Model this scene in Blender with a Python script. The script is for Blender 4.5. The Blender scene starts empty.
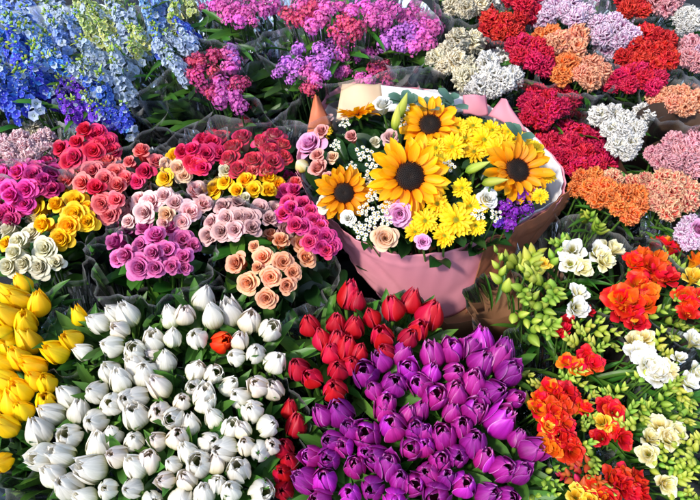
import bpy, math, random
import numpy as np
from mathutils import Vector, Matrix

PI = math.pi
sc = bpy.context.scene
COL = sc.collection
rng = random.Random(7)
nrg = np.random.RandomState(7)

# ------------------------------------------------------------------ camera
HC, PITCH, HFOV = 1.62, math.radians(50), math.radians(62)
FPX = 350 / math.tan(HFOV / 2)
cam_d = bpy.data.cameras.new('camera'); cam = bpy.data.objects.new('camera', cam_d); COL.objects.link(cam)
cam.location = (0, 0, HC); cam.rotation_euler = (PI / 2 - PITCH, 0, 0)
cam_d.sensor_width = 36; cam_d.lens = 18 / math.tan(HFOV / 2); cam_d.clip_end = 500; cam_d.clip_start = .02
sc.camera = cam
FWD = Vector((0, math.cos(PITCH), -math.sin(PITCH))); UP = Vector((0, math.sin(PITCH), math.cos(PITCH)))

def at(px, py, z):
    d = FWD + Vector((1, 0, 0)) * ((px - 350) / FPX) + UP * ((250 - py) / FPX)
    t = (z - HC) / d.z
    return Vector((0, 0, HC)) + d * t, t / FPX          # point, metres per pixel

def zsurf(py):
    return .62 + .23 * max(0, (500 - py) / 500) ** 1.7

# ------------------------------------------------------------------ world
w = bpy.data.worlds.new('World'); sc.world = w; w.use_nodes = True
nt = w.node_tree; sky = nt.nodes.new('ShaderNodeTexSky'); sky.sky_type = 'NISHITA'; sky.sun_disc = False
SUN_EL, SUN_AZ = math.radians(50), math.radians(-128)      # azimuth measured from +Y, negative = left
sky.sun_elevation = SUN_EL; sky.sun_rotation = SUN_AZ
nt.links.new(sky.outputs[0], nt.nodes['Background'].inputs[0]); nt.nodes['Background'].inputs[1].default_value = .15
sd = bpy.data.lights.new('sun', 'SUN'); sd.energy = 2.0; sd.angle = math.radians(6); sd.color = (1, .95, .87)
sun = bpy.data.objects.new('sun', sd); COL.objects.link(sun)
sdir = Vector((math.sin(SUN_AZ) * math.cos(SUN_EL), math.cos(SUN_AZ) * math.cos(SUN_EL), math.sin(SUN_EL)))
sun.rotation_euler = sdir.to_track_quat('Z', 'Y').to_euler(); sun.location = sdir * 8
sc.view_settings.view_transform = 'Standard'; sc.view_settings.look = 'None'
sc.view_settings.exposure = 1.12; sc.view_settings.gamma = 1
try: sc.view_settings.use_curve_mapping = False
except Exception: pass
sc.cycles.transparent_max_bounces = 32; sc.cycles.max_bounces = 8; sc.cycles.diffuse_bounces = 4
sc.cycles.glossy_bounces = 2; sc.cycles.transmission_bounces = 6; sc.cycles.caustics_reflective = False; sc.cycles.caustics_refractive = False

# ------------------------------------------------------------------ materials
def lin(h):
    if not isinstance(h, str): return tuple(h) + (1,)
    c = [int(h[i:i + 2], 16) / 255 for i in (0, 2, 4)]
    return tuple(x / 12.92 if x < .04045 else ((x + .055) / 1.055) ** 2.4 for x in c) + (1,)

def nmat(name):
    m = bpy.data.materials.new(name); m.use_nodes = True
    t = m.node_tree; t.nodes.clear()
    o = t.nodes.new('ShaderNodeOutputMaterial'); return m, t, o

def math_n(t, op, a, b=None, clamp=False):
    n = t.nodes.new('ShaderNodeMath'); n.operation = op; n.use_clamp = clamp
    for i, x in enumerate((a, b)):
        if x is None: continue
        if isinstance(x, (int, float)): n.inputs[i].default_value = x
        else: t.links.new(x, n.inputs[i])
    return n.outputs[0]

def mixc(t, fac, a, b, blend='MIX'):
    n = t.nodes.new('ShaderNodeMix'); n.data_type = 'RGBA'; n.blend_type = blend
    if isinstance(fac, (int, float)): n.inputs[0].default_value = fac
    else: t.links.new(fac, n.inputs[0])
    for i, x in ((6, a), (7, b)):
        if hasattr(x, 'is_linked') or hasattr(x, 'links'): t.links.new(x, n.inputs[i])
        else: n.inputs[i].default_value = x
    return n.outputs[2]

def petal(name, stops, edge=None, edge_w=.25, var=.12, hue=.012, trans=.3, rough=.5, streak=.25, vein=.15, uscale=14, spec=.35, blotch=None):
    """stops: [(v, hex)] colours along the petal from claw to tip; edge: colour of the rim"""
    m, t, o = nmat(name)
    uv = t.nodes.new('ShaderNodeUVMap'); uv.uv_map = 'UVMap'
    sx = t.nodes.new('ShaderNodeSeparateXYZ'); t.links.new(uv.outputs[0], sx.inputs[0])
    r2 = t.nodes.new('ShaderNodeUVMap'); r2.uv_map = 'Rnd'
    sr = t.nodes.new('ShaderNodeSeparateXYZ'); t.links.new(r2.outputs[0], sr.inputs[0])
    oi = t.nodes.new('ShaderNodeObjectInfo')
    # streak noise along the petal
    cb = t.nodes.new('ShaderNodeCombineXYZ')
    t.links.new(math_n(t, 'MULTIPLY', sx.outputs[0], uscale), cb.inputs[0]); t.links.new(math_n(t, 'MULTIPLY', sx.outputs[1], 2.2), cb.inputs[1])
    t.links.new(math_n(t, 'MULTIPLY', math_n(t, 'ADD', sr.outputs[0], oi.outputs['Random']), 37), cb.inputs[2])
    nz = t.nodes.new('ShaderNodeTexNoise'); nz.inputs['Scale'].default_value = 1; nz.inputs['Detail'].default_value = 3
    t.links.new(cb.outputs[0], nz.inputs['Vector'])
    n0 = math_n(t, 'SUBTRACT', nz.outputs[0], .5)
    vv = math_n(t, 'ADD', sx.outputs[1], math_n(t, 'MULTIPLY', n0, streak), True)
    cr = t.nodes.new('ShaderNodeValToRGB'); t.links.new(vv, cr.inputs[0])
    el = cr.color_ramp.elements
    while len(el) < len(stops): el.new(.5)
    for e, (p, c) in zip(el, stops): e.position = p; e.color = lin(c)
    c = cr.outputs[0]
    if edge:
        d = math_n(t, 'MULTIPLY', math_n(t, 'ABSOLUTE', math_n(t, 'SUBTRACT', sx.outputs[0], .5)), 2)
        d = math_n(t, 'MAXIMUM', d, sx.outputs[1])
        d = math_n(t, 'ADD', d, math_n(t, 'MULTIPLY', n0, streak * .6))
        f = math_n(t, 'DIVIDE', math_n(t, 'SUBTRACT', d, 1 - edge_w), edge_w, True)
        c = mixc(t, math_n(t, 'MULTIPLY', f, .9), c, lin(edge))
    if blotch:
        nb = t.nodes.new('ShaderNodeTexNoise'); nb.inputs['Scale'].default_value = 3.3; nb.inputs['Detail'].default_value = 2
        t.links.new(cb.outputs[0], nb.inputs['Vector'])
        f = math_n(t, 'MULTIPLY', math_n(t, 'SUBTRACT', nb.outputs[0], .5), 6, True)
        c = mixc(t, f, c, lin(blotch))
    hs = t.nodes.new('ShaderNodeHueSaturation'); t.links.new(c, hs.inputs['Color'])
    rr = math_n(t, 'SUBTRACT', math_n(t, 'FRACT', math_n(t, 'ADD', oi.outputs['Random'], math_n(t, 'MULTIPLY', sr.outputs[0], .4))), .5)
    t.links.new(math_n(t, 'ADD', .5, math_n(t, 'MULTIPLY', rr, hue * 2)), hs.inputs['Hue'])
    val = math_n(t, 'ADD', 1, math_n(t, 'MULTIPLY', math_n(t, 'SUBTRACT', oi.outputs['Random'], .5), var * 2))
    val = math_n(t, 'ADD', val, math_n(t, 'MULTIPLY', math_n(t, 'SUBTRACT', sr.outputs[0], .5), var * 1.3))
    val = math_n(t, 'ADD', val, math_n(t, 'MULTIPLY', n0, vein * 1.6))
    t.links.new(val, hs.inputs['Value'])
    col = hs.outputs[0]
    bp = t.nodes.new('ShaderNodeBump'); bp.inputs['Strength'].default_value = .2; bp.inputs['Distance'].default_value = .001
    t.links.new(nz.outputs[0], bp.inputs['Height'])
    p = t.nodes.new('ShaderNodeBsdfPrincipled'); p.inputs['Roughness'].default_value = rough
    p.inputs['Specular IOR Level'].default_value = spec
    t.links.new(col, p.inputs['Base Color']); t.links.new(bp.outputs[0], p.inputs['Normal'])
    tr = t.nodes.new('ShaderNodeBsdfTranslucent'); t.links.new(col, tr.inputs['Color'])
    mx = t.nodes.new('ShaderNodeMixShader'); mx.inputs[0].default_value = trans
    t.links.new(p.outputs[0], mx.inputs[1]); t.links.new(tr.outputs[0], mx.inputs[2]); t.links.new(mx.outputs[0], o.inputs[0])
    return m

def simple(name, c1, c2=None, rough=.5, scale=30, spec=.4, bump=.3, dist=.002, detail=4, stretch=(1, 1, 1), metallic=0, trans=0, var=0):
    m, t, o = nmat(name)
    tc = t.nodes.new('ShaderNodeTexCoord'); mp = t.nodes.new('ShaderNodeMapping'); mp.inputs['Scale'].default_value = stretch
    t.links.new(tc.outputs['Object'], mp.inputs[0])
    nz = t.nodes.new('ShaderNodeTexNoise'); nz.inputs['Scale'].default_value = scale; nz.inputs['Detail'].default_value = detail
    t.links.new(mp.outputs[0], nz.inputs['Vector'])
    cr = t.nodes.new('ShaderNodeValToRGB'); t.links.new(nz.outputs[0], cr.inputs[0])
    cr.color_ramp.elements[0].position = .35; cr.color_ramp.elements[1].position = .65
    cr.color_ramp.elements[0].color = lin(c1); cr.color_ramp.elements[1].color = lin(c2 or c1)
    p = t.nodes.new('ShaderNodeBsdfPrincipled'); p.inputs['Roughness'].default_value = rough; p.inputs['Specular IOR Level'].default_value = spec
    p.inputs['Metallic'].default_value = metallic
    bp = t.nodes.new('ShaderNodeBump'); bp.inputs['Strength'].default_value = bump; bp.inputs['Distance'].default_value = dist
    t.links.new(nz.outputs[0], bp.inputs['Height']); t.links.new(bp.outputs[0], p.inputs['Normal']); t.links.new(cr.outputs[0], p.inputs['Base Color'])
    out = p.outputs[0]
    if trans:
        tr = t.nodes.new('ShaderNodeBsdfTranslucent'); t.links.new(cr.outputs[0], tr.inputs['Color'])
        mx = t.nodes.new('ShaderNodeMixShader'); mx.inputs[0].default_value = trans
        t.links.new(out, mx.inputs[1]); t.links.new(tr.outputs[0], mx.inputs[2]); out = mx.outputs[0]
    t.links.new(out, o.inputs[0]); return m

def film(name, tint=(.97, .98, 1), milk=.1, refl=1.6, milkcol=(.8, .85, .9), rough=.13, base=.02):
    m, t, o = nmat(name)
    uv = t.nodes.new('ShaderNodeUVMap'); uv.uv_map = 'UVMap'
    oi = t.nodes.new('ShaderNodeObjectInfo')
    mp = t.nodes.new('ShaderNodeVectorMath'); mp.operation = 'MULTIPLY'; mp.inputs[1].default_value = (8, 1.6, 1); t.links.new(uv.outputs[0], mp.inputs[0])
    ad = t.nodes.new('ShaderNodeVectorMath'); ad.operation = 'ADD'; t.links.new(mp.outputs[0], ad.inputs[0])
    cb = t.nodes.new('ShaderNodeCombineXYZ'); t.links.new(math_n(t, 'MULTIPLY', oi.outputs['Random'], 50), cb.inputs[2]); t.links.new(cb.outputs[0], ad.inputs[1])
    nz = t.nodes.new('ShaderNodeTexNoise'); nz.inputs['Scale'].default_value = 1.0; nz.inputs['Detail'].default_value = 1.5; nz.inputs['Distortion'].default_value = 1.2
    t.links.new(ad.outputs[0], nz.inputs['Vector'])
    vo = t.nodes.new('ShaderNodeTexVoronoi'); vo.feature = 'DISTANCE_TO_EDGE'; vo.inputs['Scale'].default_value = .9; t.links.new(ad.outputs[0], vo.inputs['Vector'])
    crease = math_n(t, 'SUBTRACT', 1, math_n(t, 'MULTIPLY', vo.outputs[0], 16), True)
    h = math_n(t, 'ADD', nz.outputs[0], math_n(t, 'MULTIPLY', crease, .35))
    bp = t.nodes.new('ShaderNodeBump'); bp.inputs['Strength'].default_value = .9; bp.inputs['Distance'].default_value = .012; t.links.new(h, bp.inputs['Height'])
    fr = t.nodes.new('ShaderNodeFresnel'); fr.inputs[0].default_value = 1.5; t.links.new(bp.outputs[0], fr.inputs['Normal'])
    tp = t.nodes.new('ShaderNodeBsdfTransparent'); tp.inputs[0].default_value = tint + (1,)
    gl = t.nodes.new('ShaderNodeBsdfGlossy')
    gl.inputs['Roughness'].default_value = rough; gl.inputs['Color'].default_value = (.95, .97, 1, 1); t.links.new(bp.outputs[0], gl.inputs['Normal'])
    m1 = t.nodes.new('ShaderNodeMixShader'); t.links.new(math_n(t, 'MULTIPLY', fr.outputs[0], refl, True), m1.inputs[0])
    t.links.new(tp.outputs[0], m1.inputs[1]); t.links.new(gl.outputs[0], m1.inputs[2])
    df = t.nodes.new('ShaderNodeBsdfTranslucent'); df.inputs[0].default_value = milkcol + (1,)
    d2 = t.nodes.new('ShaderNodeBsdfDiffuse'); d2.inputs[0].default_value = milkcol + (1,)
    dm = t.nodes.new('ShaderNodeMixShader'); dm.inputs[0].default_value = .5; t.links.new(df.outputs[0], dm.inputs[1]); t.links.new(d2.outputs[0], dm.inputs[2])
    f = math_n(t, 'MULTIPLY', math_n(t, 'SUBTRACT', nz.outputs[0], .42), 3, True)
    su = t.nodes.new('ShaderNodeSeparateXYZ'); t.links.new(uv.outputs[0], su.inputs[0])
    rim_shine = math_n(t, 'MULTIPLY', math_n(t, 'SUBTRACT', su.outputs[1], .975), 40, True)  # bright highlight along the film's top edge, painted in as extra white
    f = math_n(t, 'ADD', math_n(t, 'MULTIPLY', f, milk), math_n(t, 'ADD', math_n(t, 'MULTIPLY', crease, milk * 5), math_n(t, 'ADD', math_n(t, 'MULTIPLY', rim_shine, .16), base)), True)  # white on the creases paints in the glint streaks of crinkled film
    m2 = t.nodes.new('ShaderNodeMixShader'); t.links.new(f, m2.inputs[0]); t.links.new(m1.outputs[0], m2.inputs[1]); t.links.new(dm.outputs[0], m2.inputs[2])
    t.links.new(m2.outputs[0], o.inputs[0]); return m

M = {}
G = '6f8f3a'
M['tulip_white'] = petal('white tulip petal', [(0, '7f9a48'), (.2, 'c4c890'), (.45, 'ece7d6'), (1, 'f8f3ea')], var=.1, hue=.01, trans=.42, streak=.5, vein=.22, rough=.6, spec=.25)
M['tulip_cream'] = petal('blushed tulip petal', [(0, '8fa550'), (.2, 'cfc794'), (.5, 'ece0c8'), (1, 'f3e6de')], var=.08, trans=.3)
M['tulip_yellow'] = petal('yellow tulip petal', [(0, '98a018'), (.12, 'e8cc04'), (.5, 'fcd60a'), (1, 'ffdc1c')], edge='fcc000', edge_w=.1, var=.1, hue=.012, trans=.35)
M['tulip_red'] = petal('red tulip petal', [(0, '98081c'), (.3, 'b40824'), (1, 'c40e30')], var=.2, hue=.006, trans=.28, edge='d04058', edge_w=.12)
M['tulip_purple'] = petal('purple tulip petal', [(0, '80104c'), (.25, '9a147a'), (.6, 'a61c8c'), (1, 'b834a4')], edge='cc84c0', edge_w=.07, var=.32, hue=.035, trans=.3, vein=.5, rough=.42, spec=.4)
M['tulip_orange'] = petal('orange red tulip petal', [(0, 'c03010'), (.5, 'f03a08'), (1, 'fa5a10')], var=.05)
def rosem(k, a, b, e=None, **kw):
    M[k] = petal(k.replace('_', ' '), [(0, a), (.35, a), (.8, b), (1, e or b)], edge=e, **kw)
rosem('rose_yellow', 'e89800', 'fcbe04', 'fed020', edge_w=.2)
rosem('rose_cream', 'c8c07a', 'e6dcae', 'efe8cc')
rosem('rose_pink', 'e08088', 'f0b4b4', 'f8d6d0', trans=.35)
rosem('rose_mauve', 'b0146c', 'd03c8c', 'e47cb4')
rosem('rose_dusty', 'a8606a', 'd09c9c', 'e0b8b2')
rosem('rose_peach', 'e06a28', 'f4a068', 'fac098', edge_w=.2)
rosem('rose_coral', 'c81838', 'ec4458', 'f88c88', var=.16)
rosem('rose_crimson', 'a00428', 'd80c44', 'e83868', var=.15)
rosem('rose_magenta', 'a00848', 'd01068', 'e04890', var=.22, hue=.03)
rosem('rose_bicolour', 'e8c8a8', 'e8a0a0', 'd82850', edge_w=.3)
rosem('rose_peachlight', 'e09848', 'efb88c', 'f4ccaa')
rosem('rose_salmon', 'd86850', 'e89080', 'f0b0a4')
rosem('rose_lilac', 'b83c80', 'dc84b8', 'ecb4d6', trans=.35)
rosem('rose_white', 'd8d098', 'ece8d8', 'f4f2ec')
rosem('carn_cream', 'c8b478', 'e4d6ac', 'efe6cc')
rosem('carn_white', 'd0c8a0', 'e9e4d8', 'f4f0ea')
rosem('carn_red', 'a80818', 'd01420', 'e43c34', var=.14, hue=.006)
rosem('carn_crimson', '980420', 'd00c3c', 'e02c58', var=.14)
rosem('carn_peach', 'e05830', 'f49068', 'fabc98', var=.1)
rosem('carn_orange', 'dc3c08', 'f86c1c', 'fca05c', var=.1)
rosem('carn_lilac', 'b04488', 'e0a8cc', 'f0dcea', edge_w=.22, streak=.5)
rosem('carn_dusty', 'b03c5c', 'e08898', 'f0b8bc', streak=.5)
rosem('carn_coral', 'd8142c', 'ee4c54', 'f8cca4', edge_w=.24, streak=.5)
rosem('carn_palepink', 'e88ca0', 'f4bcc4', 'fadcdc')
rosem('free_white', 'c8c060', 'ece8dc', 'f6f4f0')
rosem('free_cream', 'c8b440', 'e8dca0', 'f0e8c4')
rosem('free_orange', 'e89818', 'e84410', 'f0641c', edge_w=.3, var=.16, hue=.03)
rosem('free_red', 'd04010', 'd01810', 'e43420', var=.15)
rosem('free_yellow', 'd8a010', 'f0c030', 'f6d860')
M['bud_green'] = petal('green freesia bud', [(0, '4a701c'), (.4, '8cac34'), (1, 'bccc58')], var=.18, hue=.03, trans=.3)
M['bud_yellow'] = petal('yellow freesia bud', [(0, '5a8418'), (.35, 'b0b838'), (1, 'd4d468')], var=.12, hue=.02, trans=.3)
M['bud_red'] = petal('red freesia bud', [(0, '6a8020'), (.25, 'b04820'), (1, 'c81c28')], var=.18, hue=.03)
M['sun_petal'] = petal('sunflower ray', [(0, 'e06800'), (.3, 'f49c00'), (1, 'fdbe08')], var=.12, hue=.012, trans=.38, uscale=9, vein=.3)
M['mum_petal'] = petal('yellow daisy ray', [(0, 'e0b000'), (.35, 'fad008'), (1, 'fee028')], var=.1, trans=.35)
M['seed'] = petal('sunflower seed disc', [(0, '241408'), (.35, '140a05'), (.7, '1c0c05'), (1, '4a2408')], var=.3, trans=0, rough=.8)
M['mum_eye'] = petal('daisy eye', [(0, '6a7a10'), (.5, '9a8a08'), (1, 'c8a010')], var=.2, trans=0, rough=.8)
M['tiny_white'] = petal('small white daisy ray', [(0, 'd8d8a0'), (.3, 'efeee0'), (1, 'f6f4ea')], var=.06)
M['tiny_eye'] = simple('small daisy eye', 'c89c10', 'd8b820', rough=.8)
M['delph_blue'] = petal('blue larkspur petal', [(0, '4a5ad0'), (.4, '3860cc'), (1, '6c94e0')], var=.22, hue=.03, trans=.35)
M['delph_pale'] = petal('pale blue larkspur petal', [(0, 'a8b8c8'), (.4, '88acea'), (1, 'a8c8f4')], var=.12, hue=.03, trans=.35)
M['delph_violet'] = petal('violet larkspur petal', [(0, '4a28a8'), (.5, '6a38cc'), (1, '8a50d8')], var=.22, hue=.04, trans=.35)
M['delph_green'] = petal('green white larkspur petal', [(0, '8a9820'), (.5, 'c0c868'), (1, 'dce0b8')], var=.16, hue=.03, trans=.35)
M['delph_white'] = petal('white larkspur petal', [(0, '9aa860'), (.4, 'bccadc'), (1, 'ccd8f0')], var=.1, trans=.35)
M['stat_pink'] = petal('pink statice floret', [(0, 'f8d0e4'), (.25, 'dc5cae'), (1, 'e870c0')], var=.2, hue=.03, trans=.35)
M['stat_rose'] = petal('rose statice floret', [(0, 'f0c0cc'), (.25, 'c83a70'), (1, 'd84c84')], var=.2, hue=.03, trans=.35)
M['stat_lilac'] = petal('lilac statice floret', [(0, 'f4dcf0'), (.25, 'c464c8'), (1, 'd484dc')], var=.2, hue=.03, trans=.35)
M['stat_violet'] = petal('violet statice floret', [(0, 'a050c0'), (.25, '6a18a0'), (1, '8824b4')], var=.25, hue=.04, trans=.3)
M['leaf'] = petal('fresh green leaf', [(0, '4a6a20'), (.5, '3c6c22'), (1, '4c7c28')], var=.25, hue=.02, trans=.3, rough=.38, uscale=18, vein=.35)
M['leaf_tulip'] = petal('tulip leaf', [(0, '6c8a3a'), (.5, '4e7a30'), (1, '5a8a34')], var=.25, hue=.02, trans=.35, rough=.4, uscale=22, vein=.25)
M['leaf_dark'] = petal('dark green leaf', [(0, '1c3414'), (.5, '1e3c18'), (1, '28481c')], var=.3, hue=.02, trans=.2, rough=.35, uscale=12, vein=.4)
M['leaf_blue'] = petal('blue green leaf', [(0, '34503e'), (.5, '3c5c4a'), (1, '587868')], var=.2, trans=.2, rough=.5)
M['stem'] = simple('green stem', '3c6020', '5a7c30', rough=.45, scale=60)
M['stem_dark'] = simple('dark stem', '243c18', '34502a', rough=.5, scale=60)
M['film'] = film('clear crinkled film', milk=.018, base=.004, refl=2.4, rough=.07, milkcol=(1, 1, 1))
M['film_milky'] = film('milky crinkled film', milk=.05, base=.008, refl=2.6, rough=.08, milkcol=(1, 1, 1))
M['film_dark'] = film('smoky dark film', tint=(.45, .48, .52), milk=.12, milkcol=(.12, .14, .18), base=.03, refl=2)
M['film_blue'] = film('blue grey film', tint=(.35, .42, .48), milk=.45, milkcol=(.30, .38, .44), base=.25)
M['black_sleeve'] = simple('black plastic sleeve', '08080a', '101014', rough=.28, scale=9, bump=.5, dist=.01, spec=.5)
M['bucket'] = simple('black bucket plastic', '0c0c0d', '161618', rough=.42, scale=40)
M['kraft'] = simple('brown kraft paper', '6e4a2e', '80583a', rough=.75, scale=14, bump=.5, dist=.006, trans=.12)
M['kraft_dark'] = simple('dark brown paper', '3c2a1e', '4c3626', rough=.55, scale=10, bump=.6, dist=.01, trans=.08)
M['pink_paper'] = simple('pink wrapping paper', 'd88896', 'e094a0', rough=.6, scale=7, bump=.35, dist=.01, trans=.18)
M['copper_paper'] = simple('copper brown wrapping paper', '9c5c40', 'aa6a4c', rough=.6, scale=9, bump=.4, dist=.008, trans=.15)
M['white_paper'] = simple('white lining paper', 'eae4e0', 'f0ecea', rough=.6, scale=8, bump=.3, dist=.008, trans=.25)
M['cream_paper'] = simple('cream lining paper', 'e4c49c', 'ecd0aa', rough=.6, scale=8, bump=.3, dist=.008, trans=.25)
M['peach_paper'] = simple('peach wrapping paper', 'd87850', 'e08a60', rough=.6, scale=8, bump=.3, dist=.008, trans=.25)
M['tape'] = simple('white twine', 'd8d4c8', 'c8c0b0', rough=.8, scale=300)

# ------------------------------------------------------------------ mesh builder
class MB:
    def __init__(s): s.v = []; s.f = []; s.uv = []; s.rn = []; s.mi = []; s.n = 0
    def grid(s, X, Y, Z, U, V, mat=0, T=None, rnd=None):
        nu, nv = X.shape
        P = np.stack([X.ravel(), Y.ravel(), Z.ravel()], 1)
        if T is not None: P = P @ T[:3, :3].T + T[:3, 3]
        s.v.append(P)
        i = np.arange(nu * nv).reshape(nu, nv) + s.n
        q = np.stack([i[:-1, :-1], i[1:, :-1], i[1:, 1:], i[:-1, 1:]], -1).reshape(-1, 4)
        s.f.append(q)
        l = q - s.n
        s.uv.append(np.stack([U.ravel()[l], V.ravel()[l]], -1).reshape(-1, 2))
        r = nrg.rand() if rnd is None else rnd
        s.rn.append(np.full((q.size, 2), r)); s.mi += [mat] * len(q); s.n += nu * nv
    def mesh(s, name, mats):
        me = bpy.data.meshes.new(name)
        v = np.concatenate(s.v); f = np.concatenate(s.f)
        me.vertices.add(len(v)); me.vertices.foreach_set('co', v.astype(np.float32).ravel())
        me.loops.add(f.size); me.loops.foreach_set('vertex_index', f.astype(np.int32).ravel())
        me.polygons.add(len(f)); me.polygons.foreach_set('loop_start', np.arange(0, f.size, 4, dtype=np.int32))
        me.polygons.foreach_set('loop_total', np.full(len(f), 4, dtype=np.int32))
        me.polygons.foreach_set('material_index', np.array(s.mi, dtype=np.int32))
        me.update(calc_edges=True)
        a = me.uv_layers.new(name='UVMap'); a.data.foreach_set('uv', np.concatenate(s.uv).astype(np.float32).ravel())
        b = me.uv_layers.new(name='Rnd'); b.data.foreach_set('uv', np.concatenate(s.rn).astype(np.float32).ravel())
        me.polygons.foreach_set('use_smooth', [True] * len(f))
        for m in mats: me.materials.append(M[m])
        me.validate(); me.update()
        return me

def UVg(nu, nv):
    return np.meshgrid(np.linspace(-1, 1, nu), np.linspace(0, 1, nv), indexing='ij')

def rot(ax, a):
    c, s = math.cos(a), math.sin(a); T = np.eye(4)
    i, j = {'x': (1, 2), 'y': (2, 0), 'z': (0, 1)}[ax]
    T[i, i] = c; T[j, j] = c; T[i, j] = -s; T[j, i] = s; return T
def trn(x, y, z): T = np.eye(4); T[:3, 3] = (x, y, z); return T
def scl(k): T = np.eye(4) * k; T[3, 3] = 1; return T
def frame(d, roll=0):
    """matrix turning +Z to direction d"""
    q = Vector(d).to_track_quat('Z', 'Y').to_matrix().to_4x4() @ Matrix.Rotation(roll, 4, 'Z')
    return np.array(q)

def blade(mb, T, L, W, mat=0, nu=5, nv=7, a=.6, b=3., curve=0., cup=.1, ruf=0., rf=9, tw=0., zig=0., fold=0.):
    """petal or leaf along +X, up +Z. a: claw exponent, b: tip bluntness"""
    U, V = UVg(nu, nv)
    ws = (V ** a) * np.sqrt(np.maximum(0, 1 - V ** b)); ws = ws / max(1e-6, ws.max()) * W / 2
    ws = np.maximum(ws, W * .012)
    ph = nrg.rand() * 6.28
    Y = U * ws
    ang = curve * V
    Ls = L * (1 + (zig * ((np.arange(nu) % 2) * 2 - 1)[:, None] if zig else 0) * V ** 2)
    s = V * Ls
    if abs(curve) > 1e-4:
        X = L * np.sin(ang) / curve * (Ls / L if zig else 1); Z = L * (1 - np.cos(ang)) / curve
    else: X = s; Z = s * 0
    Z = Z + cup * ws * U ** 2 * 2 + fold * np.abs(U) * ws
    if ruf: Z = Z + ruf * W * V ** 1.5 * np.sin(U * rf + ph + V * 2); Y = Y + ruf * W * .5 * V * np.cos(U * rf * 1.3 + ph)
    if tw: Z = Z + Y * np.sin(tw * V); 
    mb.grid(X, Y, Z, (U + 1) / 2, V, mat, T)

def tube(mb, pts, r0, r1, mat=0, n=6):
    pts = [np.array(p, float) for p in pts]; m = len(pts)
    X = np.zeros((n + 1, m)); Y = X.copy(); Z = X.copy()
    for j, p in enumerate(pts):
        d = pts[min(j + 1, m - 1)] - pts[max(j - 1, 0)]; d /= (np.linalg.norm(d) + 1e-9)
        a = np.cross(d, (0, 1, 0) if abs(d[1]) < .9 else (1, 0, 0)); a /= np.linalg.norm(a); b = np.cross(d, a)
        r = r0 + (r1 - r0) * j / (m - 1)
        for i in range(n + 1):
            t = 2 * PI * i / n; q = p + r * (a * math.cos(t) + b * math.sin(t)); X[i, j], Y[i, j], Z[i, j] = q
    U, V = np.meshgrid(np.linspace(0, 1, n + 1), np.linspace(0, 1, m), indexing='ij')
    mb.grid(X, Y, Z, U, V, mat)

def bud(mb, T, L, R, mat=0, n=7, m=7, ribs=0.):
    t = np.linspace(0, 2 * PI, n); v = np.linspace(0, 1, m)
    A, V = np.meshgrid(t, v, indexing='ij')
    r = R * np.sin(PI * V ** .62) ** .9 + R * .03; r *= 1 + ribs * np.cos(3 * A)
    mb.grid(r * np.cos(A), r * np.sin(A), V * L, A / (2 * PI), V, mat, T)

# ------------------------------------------------------------------ flowers (unit: about 1 across, base at origin, facing +Z)
def m_tulip(mats, op=.2, seed=0, H=1.35):
    mb = MB()
    for i in range(9):
        ring = i // 3; a0 = (i % 3) * 2 * PI / 3 + ring * PI / 3 + (.5 if ring == 2 else 0) + nrg.uniform(-.15, .15)
        U, V = UVg(9, 13)
        R = .5 * (1.05, .93, .74)[ring]; h = H * (1 + nrg.uniform(-.07, .05)) * (1, 1.0, .93)[ring]
        vm = .36; o_ = max(.01, op * (1.15, .75, .35)[ring] + nrg.uniform(-.06, .06))
        r = np.where(V < vm, np.sqrt(np.maximum(0, 1 - (1 - V / vm) ** 2.0)), 1 - (1 - o_) * np.maximum(0, (V - vm) / (1 - vm)) ** 1.55)
        r = R * (.10 + .90 * np.maximum(r, .0))
        wv = np.where(V < .5, .55 + .45 * np.sin(V / .5 * PI / 2), np.sqrt(np.maximum(0, 1 - np.maximum(0, (V - .5) / .5) ** 2.2)) )
        wv = ((.88, 1.12, 1.15)[ring] + .22 * V * (ring > 0)) * wv + .01
        A = a0 + U * wv + .12 * nrg.uniform(-1, 1) * V
        lip = nrg.uniform(-.03, .16) * (.4 + op)
        r = r * (1 + (.09, .03, .0)[ring] * U ** 2 * np.sin(V * PI)) + lip * np.maximum(0, (V - .78) / .22) ** 2 + .014 * np.cos(U * 5 + i * 2) * V
        r = r - .035 * np.exp(-(U / .12) ** 2) * np.sin(V * PI)
        r = r * (1 + .03 * np.sin(V * 7 + nrg.uniform(0, 6)) * U + .022 * np.sin(U * 7 + nrg.uniform(0, 6)) * V ** 2)
        Z = h * (V ** .92) - (.06 + .08 * nrg.rand()) * np.abs(U) ** 1.5 * V * h
        mb.grid(r * np.cos(A), r * np.sin(A), Z, (U + 1) / 2, V, 0)
    for k in range(3):
        T = rot('z', k * PI / 1.5) @ rot('y', -1.3); blade(mb, trn(0, 0, .1) @ T, .3, .05, 1, 3, 4)
    return mb.mesh('tulip', mats)

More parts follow.
